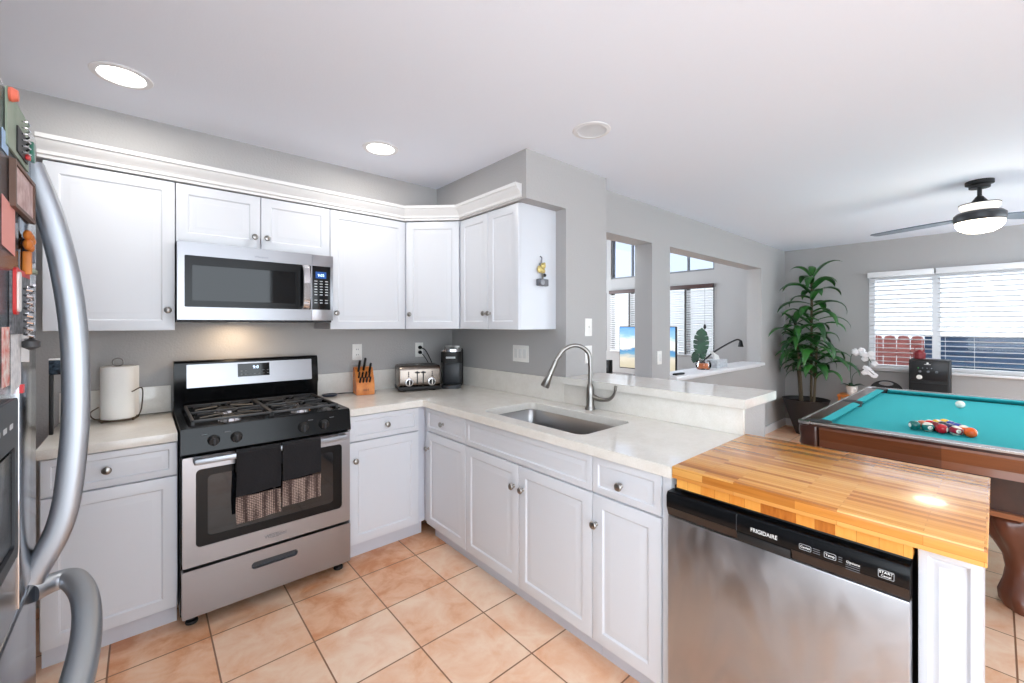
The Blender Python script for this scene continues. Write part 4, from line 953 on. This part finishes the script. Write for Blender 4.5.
# aprons
mb = MB()
mb.rings([[(PX0 + .002 + dx, y, z) for dx, z in ((0, PT - .022), (-.004, .765), (.010, .70), (.004, .662), (.05, .655), (.05, PT - .022))] for y in (PY0 + .11, PY1 - .11)])
mb.rings([[(PX1 - .002 - dx, y, z) for dx, z in ((0, PT - .022), (-.004, .765), (.010, .70), (.004, .662), (.05, .655), (.05, PT - .022))] for y in (PY0 + .11, PY1 - .11)])
for yy, sg in ((PY1, -1), (PY0, 1)):
    mb.rings([[(x, yy + sg * (.002 + dx), z) for dx, z in ((0, PT - .022), (-.004, .765), (.010, .70), (.004, .662), (.05, .655), (.05, PT - .022))] for x in (PX0 + .11, PX1 - .11)])
mb.build('apron', M['dkwood'], t, angle=20)
for x, y in ((PX0, PY0), (PX0, PY1), (PX1, PY0), (PX1, PY1)):
    sx = 1 if x == PX0 else -1; sy = 1 if y == PY0 else -1
    mb = MB(); R = []
    for z, o in ((.640, .012), (.665, 0), (.70, .004), (.745, -.002), (PT - .0225, .0)):
        xa, xb = sorted((x + sx * o, x + sx * .109)); ya, yb = sorted((y + sy * o, y + sy * .109))
        R.append([(p[0], p[1], z) for p in rrect(xa, xb, ya, yb, .035)])
    mb.rings(R); mb.build('corner_block', M['dkwood2'], t)
    cp = MB(); cp.plate([(x + sx * a2, y + sy * b2) for a2, b2 in ((-.006, .06), (-.006, .03), (.0, .012), (.012, .0), (.03, -.006), (.06, -.006), (.055, .04), (.04, .055))], [], 'z', PT - .012, PT + .004); cp.build('corner_cap', M['chrome'], t)
# lower frame and legs
MB().plate(rect(PX0 + .10, PX1 - .10, PY0 + .10, PY1 - .10), [rect(PX0 + .15, PX1 - .15, PY0 + .15, PY1 - .15)], 'z', .47, .655).build('frame', M['dkwood2'], t)
MB().plate(rect(PX0 + .07, PX1 - .07, PY0 + .07, PY1 - .07), [rect(PX0 + .16, PX1 - .16, PY0 + .16, PY1 - .16)], 'z', .455, .480).build('frame_moulding', M['medwood'], t)
for sx in (-1, 1):
    for sy in (-1, 1):
        bx_ = pcx + sx * ((PX1 - PX0) / 2 - .26); by_ = pcy + sy * ((PY1 - PY0) / 2 - .36)
        mb = MB(); R = []; n = 28
        ou = Vector((sx, sy * .25)).normalized()
        for z, r, off, fl in ((.454, .150, -.01, .2), (.42, .160, .0, .9), (.36, .140, .015, 1), (.29, .098, .02, .7), (.23, .072, .02, .3), (.17, .066, .03, .1), (.12, .080, .055, .25), (.075, .100, .085, .7), (.035, .098, .10, .8), (.0, .085, .10, .3)):
            ring = []
            for i in range(n):
                a2 = 2 * PI * i / n; rr = r * (1 + .13 * fl * math.cos(a2 * 7))
                ring.append((bx_ + ou.x * off + rr * math.cos(a2), by_ + ou.y * off + rr * math.sin(a2), z))
            R.append(ring)
        mb.rings(R); mb.build('leg', mat('leg_walnut', (104, 58, 40), .28, coat=.4), t, angle=60)
# balls ----------------------------------------------------------------
BR_ = .0286; BZ = PB + BR_
def ballmat(nm, rgb, stripe):
    m, N, L, b = newmat(nm); b.inputs['Roughness'].default_value = .08; b.inputs['Coat Weight'].default_value = .5
    tc = N.new('ShaderNodeTexCoord'); sp = N.new('ShaderNodeSeparateXYZ'); L.new(tc.outputs['Object'], sp.inputs[0])
    az = math_node(N, L, 'ABSOLUTE', sp.outputs['Z']); body = math_node(N, L, 'LESS_THAN', az, .0165) if stripe else None
    ax = math_node(N, L, 'POWER', sp.outputs['Y'], 2.0); az2 = math_node(N, L, 'POWER', sp.outputs['Z'], 2.0)
    rad = math_node(N, L, 'LESS_THAN', math_node(N, L, 'ADD', ax, az2), .0115 ** 2)
    mx = N.new('ShaderNodeMixRGB'); mx.inputs[1].default_value = lin((236, 230, 214)); mx.inputs[2].default_value = lin(rgb)
    if stripe: L.new(body, mx.inputs[0])
    else: mx.inputs[0].default_value = 1
    m2 = N.new('ShaderNodeMixRGB'); L.new(rad, m2.inputs[0]); L.new(mx.outputs[0], m2.inputs[1]); m2.inputs[2].default_value = lin((240, 236, 224))
    L.new(m2.outputs[0], b.inputs['Base Color']); return m
rackb = [  # row, index, colour, striped, description, rotation
 (0, 0, (16, 104, 100), False, 'solid green ball, leftmost of the near row', 6, 2.3, .5),
 (0, 1, (16, 110, 104), True, 'green striped ball, second from the left in the near row', 14, 3.3, .2),
 (0, 2, (190, 14, 34), False, 'solid red ball in the middle of the near row', 3, 1.2, .4),
 (0, 3, (150, 16, 44), True, 'maroon striped ball, fourth in the near row beside the orange ball', 15, 3.6, -.4),
 (0, 4, (240, 96, 16), False, 'solid orange ball at the right end of the near row', 5, 1.5, .4),
 (1, 0, (214, 120, 90), True, 'mostly white ball behind the two green balls', 13, 2.2, 1.2),
 (1, 1, (120, 16, 30), False, 'dark red ball in the second row', 7, .5, 0),
 (1, 2, (30, 26, 70), False, 'dark purple ball in the second row', 4, .9, 0),
 (1, 3, (238, 110, 30), True, 'orange striped ball in the second row behind the solid orange ball', 13, .3, .3),
 (2, 0, (200, 30, 40), True, 'white ball with red stripe in the third row', 11, 1.9, .9),
 (2, 1, (24, 24, 26), False, 'solid black ball inside the rack', 8, 0, 0),
 (2, 2, (24, 60, 160), False, 'solid blue ball in the third row', 2, 1.1, .2),
 (3, 0, (226, 186, 60), True, 'yellow striped ball in the fourth row', 9, .4, 1.1),
 (3, 1, (40, 60, 150), True, 'blue striped ball in the fourth row', 10, 2, 1.4),
 (4, 0, (232, 190, 50), False, 'solid yellow ball at the far tip of the rack', 1, 1.0, 0)]
me_ball = None
yc0 = -2.911
for r_, i_, col_, stp, lb, num, rz, rx in rackb:
    n_ = 5 - r_; y = yc0 + ((n_ - 1) / 2 - i_) * .0580; x = 1.505 + r_ * .0503
    mb = MB(); mb.sphere((0, 0, BR_), BR_, seg=32, rings=20)
    bt = mb.build('billiard_ball', ballmat('ball_%d' % num, col_, stp))
    for v in bt.data.vertices: v.co.z -= BR_
    bt.location = (x, y, BZ + .0003); bt.rotation_euler = (rx * .6, .0, rz if num not in (14, 15) else PI + .5)
    tag(bt, lb + ' on the pool table', 'billiard ball', 'racked balls on the pool table')
    if num in (14, 15):
        text('number', str(num), .014, Matrix.Translation(world_loc(bt)) @ Matrix.Translation((BR_ + .0002, 0, 0)) @ Matrix.Rotation(PI / 2, 4, 'Z') @ Matrix.Rotation(PI / 2, 4, 'X'), M['blackm'], bt)
mb = MB(); mb.sphere((2.690, -2.940, BZ + .0003), BR_, seg=32, rings=20); tag(mb.build('cue_ball', mat('cue_white', (228, 226, 216), .1, coat=.4)), 'white cue ball lying alone near the far rail of the pool table', 'billiard ball')

# ================================================================== DINING CORNER
def leaf(mb, base, az, length, width, rise, droop, segs=9, roll=0.0):
    """curved strap leaf with a folded midrib"""
    d = Vector((math.cos(az), math.sin(az), 0)); side = Vector((-math.sin(az), math.cos(az), 0)); rows = []
    p = Vector(base); ang = rise; st_ = length / segs
    for i in range(segs + 1):
        u = i / segs; w = width * (math.sin(PI * min(1, u * .92 + .08)) ** .8) * (1 if u < .97 else .2)
        t_ = d * math.cos(ang) + Vector((0, 0, 1)) * math.sin(ang); nn = side.cross(t_)
        s2 = side * math.cos(roll) + nn * math.sin(roll)
        rows.append((p - s2 * w / 2 + nn * w * .12, p.copy(), p + s2 * w / 2 + nn * w * .12)); p = p + t_ * st_; ang -= droop * (0.4 + 1.2 * u) / segs
    th = Vector((0, 0, .0012)); V = []
    for s_ in (0, 1):
        V.append([[mb.bm.verts.new(q - th * s_) for q in r] for r in rows])
    for s_ in (0, 1):
        for a2, b2 in zip(V[s_], V[s_][1:]):
            for j in (0, 1):
                mb.bm.faces.new((a2[j], a2[j + 1], b2[j + 1], b2[j]))
    for k2 in range(segs):
        for j in (0, 2): mb.bm.faces.new((V[0][k2][j], V[0][k2 + 1][j], V[1][k2 + 1][j], V[1][k2][j]))
# dracaena in dark planter
pcx_, pcy_ = 4.42, -1.50
t = thing('planter', (pcx_, pcy_, 0), 'dark tapered floor planter in the corner behind the pool table', 'planter')
mb = MB(); mb.lathe([(.0, .0), (.105, .0), (.14, .10), (.20, .28), (.255, .445), (.262, .45), (.255, .452), (.243, .44), (.235, .405)], (pcx_, pcy_, 0), 6 * 6, cap0=False, cap1=False, sx=1, sy=1); mb.build('pot', M['pot'], t)
MB().lathe([(.0, .405), (.236, .405), (.2, .400)], (pcx_, pcy_, 0), 30, cap0=False, cap1=False).build('soil', M['soil'], t)
t = thing('corn_plant', (pcx_, pcy_, .406), 'tall green corn plant with drooping leaves growing in the dark planter', 'plant')
stems = [((4.40, -1.47), (4.36, -1.40), 1.42), ((4.46, -1.55), (4.45, -1.56), 2.02), ((4.38, -1.60), (4.42, -1.62), 1.12), ((4.50, -1.42), (4.50, -1.36), 1.22)]
rr_ = random.Random(7)
for si, (b_, e_, zt) in enumerate(stems):
    pts = spline([(b_[0], b_[1], .406), ((b_[0] * .6 + e_[0] * .4) + .01, b_[1] * .6 + e_[1] * .4, .406 + (zt - .4) * .45), (e_[0], e_[1], zt)], 6)
    MB().tube(pts, .014, 8).build('stem', M['stem'], t)
    nl = (24, 36, 22, 22)[si]; mb = MB()
    for i in range(nl):
        u = i / nl; z = zt - u * (.45 if si != 1 else .95) + .02; az = i * 2.4 + rr_.uniform(-.25, .25)
        k_ = min(1, max(0, (z - .406) / (zt - .406))); cx2 = b_[0] + (e_[0] - b_[0]) * k_; cy2 = b_[1] + (e_[1] - b_[1]) * k_
        ln2 = rr_.uniform(.42, .62) * (1 if u > .1 else .75)
        reach = XF - .04 - cx2 if math.cos(az) > 0 else 9
        if math.cos(az) > .25: ln2 = min(ln2, (XF - .05 - cx2) / math.cos(az) * 1.15)
        if math.sin(az) > .25: ln2 = min(ln2, (DW - .05 - cy2) / math.sin(az) * 1.15)
        leaf(mb, (cx2, cy2, min(z, 2.14)), az, ln2, rr_.uniform(.070, .105), rr_.uniform(.3, .95) if u > .06 else 1.2, rr_.uniform(2.1, 3.2), roll=rr_.uniform(-.3, .3))
    mb.build('foliage', M['green'], t, angle=80, recalc=False)
# little wooden stand with orchid
ox, oy = 4.46, -1.965
t = thing('plant_stand', (ox, oy, 0), 'small orange-brown wooden stand under the orchid', 'plant stand')
MB().box(ox - .12, ox + .12, oy - .12, oy + .12, .53, .56, .004).build('top', M['orange'], t)
for sx in (-1, 1):
    for sy in (-1, 1): MB().box(ox + sx * .10 - .012, ox + sx * .10 + .012, oy + sy * .10 - .012, oy + sy * .10 + .012, 0, .5295, .002).build('leg', M['orange'], t)
t = thing('orchid', (ox, oy, .5605), 'white orchid in a white pot on the small wooden stand', 'orchid')
MB().lathe([(.0, .561), (.046, .561), (.058, .66), (.060, .665), (.054, .665), (.050, .645), (0, .645)], (ox, oy, 0), 24, cap0=False, cap1=False).build('pot', M['plastic'], t)
mb = MB()
for i in range(6): leaf(mb, (ox, oy, .648), i * 1.05 + .3, .15, .045, .7, 1.5)
mb.build('leaves', M['leafdark'], t, recalc=False, angle=80)
st1 = spline([(ox, oy, .648), (ox - .01, oy + .01, .85), (ox - .02, oy - .0, 1.03), (ox - .03, oy - .06, 1.10), (ox - .04, oy - .14, 1.06), (ox - .05, oy - .19, .96)], 6)
MB().tube(st1, .0035, 6).build('stem', M['leafdark'], t)
PW = mat('orchid_white', (240, 238, 240), .6)
mb = MB(); r3 = random.Random(3)
for k2 in range(13):
    p = st1[int(len(st1) * (.55 + .45 * k2 / 13))] + Vector((r3.uniform(-.03, .03), r3.uniform(-.045, .045), r3.uniform(-.04, .03)))
    for q2 in range(5):
        a2 = q2 * 2 * PI / 5 + k2; c2 = p + Vector((-.004, math.cos(a2) * .016, math.sin(a2) * .016)); mb.sphere(c2, .019, (.25, 1, 1), 8, 6)
mb.build('blossoms', PW, t)
MB().tube(spline([(ox - .02, oy - .01, .648), (ox - .03, oy - .02, .80), (ox - .06, oy - .14, .88), (ox - .07, oy - .22, .82)], 6), .003, 6).build('stem', M['leafdark'], t)
mb = MB()
for k2 in range(9):
    p = Vector((ox - .06, oy - .13 - .012 * k2, .88 - .012 * abs(k2 - 2) + r3.uniform(-.03, .03)))
    for q2 in range(5):
        a2 = q2 * 2 * PI / 5 + k2; mb.sphere(p + Vector((-.004, math.cos(a2) * .016, math.sin(a2) * .016)), .015, (.25, 1, 1), 8, 6)
mb.build('blossoms', PW, t)
# folding chair
cx3, cy3 = 4.44, -2.285
t = thing('folding_chair', (cx3, cy3, 0), 'dark round-backed chair with an oval handhold left of the black speaker box', 'chair')
arc = [(cy3 - .155 * math.cos(PI * i / 16), .60 + .165 * math.sin(PI * i / 16) ** .8) for i in range(17)]
arc = [(cy3 - .150, .50)] + arc + [(cy3 + .150, .50)]
hole = [(cy3 + .055 * math.cos(2 * PI * i / 18), .727 + .017 * math.sin(2 * PI * i / 18)) for i in range(18)]
MB().plate(arc, [hole], 'x', cx3 - .012, cx3 + .008).build('backrest', M['blackm'], t)
mb = MB(); mb.plate([(cy3 + .064 * math.cos(2 * PI * i / 18), .727 + .024 * math.sin(2 * PI * i / 18)) for i in range(18)], [hole], 'x', cx3 - .017, cx3 - .0125); mb.build('handhold_rim', mat('grey_rim', (150, 152, 156), .4), t)
MB().box(cx3 - .26, cx3 + .06, cy3 - .19, cy3 + .19, .44, .465, .01).build('seat', M['blackm'], t)
for sx, sy in ((-1, -1), (-1, 1), (1, -1), (1, 1)):
    MB().tube([(cx3 - .10 + sx * .14, cy3 + sy * .17, 0), (cx3 - .10 + sx * .10, cy3 + sy * .15, .44)], .011, 10).build('leg', M['dkgrey'], t)
MB().tube([(cx3, cy3 - .13, .46), (cx3, cy3 - .13, .56)], .010, 8).build('back_post', M['dkgrey'], t); MB().tube([(cx3, cy3 + .13, .46), (cx3, cy3 + .13, .56)], .010, 8).build('back_post', M['dkgrey'], t)
# black speaker box
t = thing('speaker_box', (4.50, -2.64, 0), 'tall black speaker box with knobs under the dining window', 'speaker')
MB().box(4.40, 4.66, -2.800, -2.480, .0, 1.023, .012, 3).build('cabinet', M['blackm'], t)
MB().box(4.392, 4.401, -2.785, -2.495, .80, 1.008, .004).build('control_face', mat('speaker_face', (30, 30, 33), .35), t)
for i in range(3): MB().lathe([(.012, 0), (.010, .012), (0, .013)], (4.3918, -2.57 - i * .065, .895), 14, '-x').build('knob', M['greymarks'], t)
MB().lathe([(.024, 0), (.022, .006), (0, .007)], (4.3918, -2.565, .832), 16, '-x', sx=1, sy=1).build('badge', M['plastic'], t)
mb = MB(); mb.box(4.391, 4.3922, -2.655, -2.605, .972, .976); mb.lathe([(.010, 0), (.010, .001)], (4.3922, -2.63, .987), 12, '-x'); mb.build('emblem', M['plastic'], t)
for i in range(4): MB().box(4.3905, 4.392, -2.56 - i * .035, -2.553 - i * .035, .930, .936).build('indicator', M['marks'] if i else mat('green_led', (80, 220, 110), .4), t)
MB().box(4.388, 4.401, -2.785, -2.495, .08, .77, .004).build('grille', mat('grille', (16, 16, 17), .8, bump=(300, .8)), t)
t = thing('red_lantern', (4.52, -2.555, 1.024), 'small dark red lantern standing on the speaker box', 'lantern')
RD = mat('dark_red', (128, 22, 30), .4)
MB().lathe([(.038, 1.0235), (.05, 1.03), (.052, 1.09), (.040, 1.105), (.012, 1.125), (.0, 1.13)], (4.52, -2.555, 0), 8).build('lantern_body', RD, t)
MB().tube(spline([(4.52, -2.595, 1.10), (4.52, -2.59, 1.15), (4.52, -2.555, 1.165), (4.52, -2.52, 1.15), (4.52, -2.515, 1.10)], 5), .004, 6).build('lantern_handle', RD, t)

# ================================================================== THINGS ON THE SILL AND IN THE LIVING ROOM
SZ = .9385
t = thing('glass_candle', (2.40, -1.10, SZ), 'clear glass jar with an orange candle on the pass-through sill', 'candle')
cg = mat('clear_glass', (235, 238, 240), .02); cg.node_tree.nodes['Principled BSDF'].inputs['Transmission Weight'].default_value = .95
MB().lathe([(.058, SZ), (.074, SZ + .02), (.078, SZ + .05), (.066, SZ + .085), (.062, SZ + .092), (.058, SZ + .085), (.070, SZ + .05), (.066, SZ + .02), (0, SZ + .008)], (2.40, -1.10, 0), 28, cap1=False).build('jar', M['glass'], t)
MB().lathe([(.0, SZ + .010), (.062, SZ + .012), (.066, SZ + .060), (0, SZ + .060)], (2.40, -1.10, 0), 24, cap0=False, cap1=False).build('wax', mat('orange_wax', (222, 120, 60), .5), t)
t = thing('tissue_box', (2.75, -1.09, SZ), 'grey tissue box with a white tissue standing up on the sill', 'tissue box')
tb = mat('grey_tissue_box', (168, 172, 178), .6, mottle=(50, (198, 202, 206)))
MB().box(2.62, 2.88, -1.15, -1.02, SZ, SZ + .085, .003).build('box', tb, t)
mb = MB(); mb.rings([[(2.70, -1.09, SZ + .085), (2.80, -1.10, SZ + .085), (2.80, -1.075, SZ + .085), (2.70, -1.072, SZ + .085)], [(2.64, -1.10, SZ + .15), (2.72, -1.12, SZ + .13), (2.72, -1.06, SZ + .14), (2.64, -1.075, SZ + .16)], [(2.56, -1.095, SZ + .20), (2.575, -1.10, SZ + .19), (2.575, -1.085, SZ + .195), (2.56, -1.088, SZ + .20)]]); mb.build('tissue', M['paper'], t)
t = thing('leaf_plant', (2.52, -1.03, SZ), 'dark green split-leaf plant standing behind the candle on the sill', 'plant')
MB().lathe([(.0, SZ), (.03, SZ), (.034, SZ + .06), (.022, SZ + .075), (0, SZ + .075)], (2.52, -1.03, 0), 18, cap0=False, cap1=False).build('vase', M['blackm'], t)
mb = MB()
def mon(cy, cz, hgt, wid, tilt_):
    right = []
    env = lambda u: wid / 2 * (math.sin(PI * min(1, u * .80 + .17)) ** .6)
    for k2 in range(5):
        u0 = .02 + k2 * .185
        right += [(env(u0) * .97, (u0 + .02) * hgt), (env(u0 + .09), (u0 + .11 + .03) * hgt), (env(u0 + .13) * .93, (u0 + .175) * hgt)]
        if k2 < 4: right.append((env(u0 + .13) * .42, (u0 + .155) * hgt))
    return [(0, 0)] + right + [(0, hgt * 1.06)] + [(-a2, b2) for a2, b2 in right[::-1]]
for (cx4, cz4, hh, ww, an, yy) in ((2.47, SZ + .15, .27, .26, 4, -1.04), (2.545, SZ + .095, .17, .13, 14, -1.015), (2.44, SZ + .07, .11, .13, -20, -1.005)):
    m_ = Matrix.Translation((cx4, yy, cz4)) @ Matrix.Rotation(math.radians(-12), 4, 'Z') @ Matrix.Rotation(math.radians(an), 4, 'Y')
    tmp = MB(m_); tmp.plate(mon(0, 0, hh, ww, 0), [], 'y', -.0015, .0015); tmp.build('leaf', M['leafdark'], t)
    MB().tube([(2.52, -1.03, SZ + .07), ((2.52 + cx4) / 2, -1.03, SZ + .09), (cx4, yy, cz4 + .02)], .003, 6).build('stem', M['leafdark'], t)
t = thing('remote_control', (1.74, -1.15, SZ), 'small black remote control at the left end of the pass-through sill', 'remote')
MB().box(1.66, 1.82, -1.19, -1.15, SZ, SZ + .016, .004).build('case', M['blackm'], t)
MB().box(1.675, 1.79, -1.182, -1.158, SZ + .0162, SZ + .018, .001).build('keys', M['dkgrey'], t)
# television
t = thing('television', (3.6, .30, .62), 'television showing a beach picture on a dark console in the living room', 'television')
MB().box(3.60, 3.64, -.165, .768, .735, 1.380, .004).build('bezel', M['blackm'], t)
def tvmat():
    m, N, L, b = newmat('beach_screen'); tc = N.new('ShaderNodeTexCoord'); sp = N.new('ShaderNodeSeparateXYZ'); L.new(tc.outputs['Object'], sp.inputs[0])
    n = N.new('ShaderNodeTexNoise'); n.inputs['Scale'].default_value = 4; n.inputs['Detail'].default_value = 6; mp = N.new('ShaderNodeMapping'); mp.inputs['Scale'].default_value = (1, 1, 3); L.new(tc.outputs['Object'], mp.inputs[0]); L.new(mp.outputs[0], n.inputs['Vector'])
    z = math_node(N, L, 'MULTIPLY', math_node(N, L, 'SUBTRACT', sp.outputs['Z'], .13), 1 / .61)
    s = math_node(N, L, 'ADD', z, math_node(N, L, 'MULTIPLY', math_node(N, L, 'SUBTRACT', n.outputs['Fac'], .5), .35))
    r = N.new('ShaderNodeValToRGB'); e = r.color_ramp.elements; e[0].position = 0; e[0].color = lin((196, 186, 160)); e[1].position = 1; e[1].color = lin((96, 160, 226))
    for p_, c2 in ((.26, (214, 206, 188)), (.36, (110, 160, 190)), (.46, (80, 140, 190)), (.50, (226, 226, 214)), (.68, (244, 244, 236)), (.80, (150, 196, 236))):
        x = e.new(p_); x.color = lin(c2)
    L.new(s, r.inputs[0]); b.inputs['Base Color'].default_value = (0, 0, 0, 1); b.inputs['Roughness'].default_value = .2
    L.new(r.outputs[0], b.inputs['Emission Color']); b.inputs['Emission Strength'].default_value = 1.0
    return m
MB().box(3.597, 3.5995, -.155, .758, .748, 1.370).build('screen', tvmat(), t)
MB().box(3.58, 3.68, .15, .45, .622, .635, .002).build('stand_foot', M['blackm'], t); MB().box(3.61, 3.64, .27, .33, .635, .74).build('stand_neck', M['blackm'], t)
t = thing('media_console', (3.7, .5, 0), 'low dark media console under the television', 'console')
MB().box(3.45, 3.90, -.30, 1.5, .08, .62, .006).build('body', M['dkwood2'], t)
for y in (-.25, 1.45): MB().box(3.48, 3.87, y - .03, y + .03, 0, .08).build('foot', M['blackm'], t)
for i in range(3): MB().box(3.438, 3.4495, -.28 + i * .6, .28 + i * .6, .10, .60, .004).build('door', M['dkwood2'], t)
for (y, sz, hh, lb, mm) in ((.98, .10, .22, 'small dark speaker left of the television on the console', M['blackm']), (1.20, .09, .12, 'white box near the left end of the console', M['plastic'])):
    t = thing('desk_speaker' if mm is M['blackm'] else 'white_box', (3.62, y, .62), lb, 'speaker' if mm is M['blackm'] else 'box')
    MB().box(3.55, 3.55 + sz, y - sz / 2, y + sz / 2, .6205, .6205 + hh, .006).build('case', mm, t)
    if mm is M['blackm']: MB().lathe([(.03, 0), (.028, .002), (.01, .001)], (3.5495, y, .74), 18, '-x').build('cone', M['dkgrey'], t)
    else: MB().box(3.548, 3.5495, y - .02, y + .02, .65, .70).build('panel', M['marks'], t)
# arc floor lamp
t = thing('arc_lamp', (3.3, -.62, 0), 'thin black arc lamp curving over the sill at the right opening', 'floor lamp')
MB().lathe([(.0, 0), (.15, 0), (.15, .025), (.02, .03)], (3.1, -.62, 0), 28).build('base', M['blackm'], t)
MB().tube(spline([(3.1, -.62, .03), (3.12, -.62, .5), (3.25, -.66, .86), (3.42, -.72, 1.02), (3.75, -.76, 1.13), (4.08, -.78, 1.20), (4.22, -.78, 1.19)], 8), .011, 8).build('arm', M['blackm'], t)
MB().lathe([(.012, 1.19), (.022, 1.17), (.036, 1.10), (.034, 1.10), (.0, 1.16)], (4.24, -.78, 0), 20, cap0=False, cap1=False).build('lamp_shade', M['blackm'], t)

# ================================================================== OUTSIDE
struct(MB().box(XF + .15, 12, -9, 9, -.12, -.02).build('ground', M['ground']))
t = thing('wooden_fence', (6.5, -1.2, -.02), 'red-brown picket fence with rounded tops outside the dining window', 'fence')
for i in range(16):
    y = -.12 - i * .150
    mb = MB(); mb.plate([(y - .070, -.02), (y + .070, -.02), (y + .070, 1.19), (y + .05, 1.235), (y, 1.245), (y - .05, 1.235), (y - .070, 1.19)], [], 'x', 6.40, 6.42); mb.build('picket', M['fencered'], t)
for z in (.35, .95): MB().box(6.42, 6.46, -2.38, .05, z, z + .09).build('rail', M['fencered'], t)
t = thing('shed', (7.2, -3.9, -.02), 'dark blue horizontally ribbed shed outside the dining window', 'shed')
BS = mat('blue_siding', (52, 78, 108), .6)
mb = MB(); mb.box(6.6, 8.2, -5.9, -2.43, -.02, 1.235)
for i in range(14): mb.box(6.575, 6.60, -5.9, -2.43, .02 + i * .088, .085 + i * .088, .004)
mb.build('siding', BS, t)
MB().box(6.55, 8.25, -5.95, -2.42, 1.236, 1.262, .004).build('lid', mat('pale_lid', (214, 218, 222), .6), t)
t = thing('patio_lattice', (6.9, -3.9, 1.265), 'white lattice strip standing on top of the blue shed', 'lattice')
mb = MB(); mb.box(6.88, 6.92, -5.6, -2.55, 1.430, 1.455); mb.box(6.88, 6.92, -5.6, -2.55, 1.2625, 1.285)
for i in range(19):
    y = -2.60 - i * .15; 
    mb.rings([[(xx, y, 1.28), (xx, y - .05, 1.28), (xx, y - .15, 1.435), (xx, y - .10, 1.435)] for xx in (6.885, 6.915)])
mb.build('lattice_bars', M['trim'], t)
t = thing('neighbour_house', (10, -4, -.02), 'pale stucco house wall beyond the fence', 'house')
MB().box(9.5, 11, -9, 6, -.02, 2.6).build('wall', mat('pale_stucco', (205, 206, 208), .9), t)
MB().box(9.2, 11.2, -9, 6, 2.6, 2.7).build('eave', M['trim'], t)
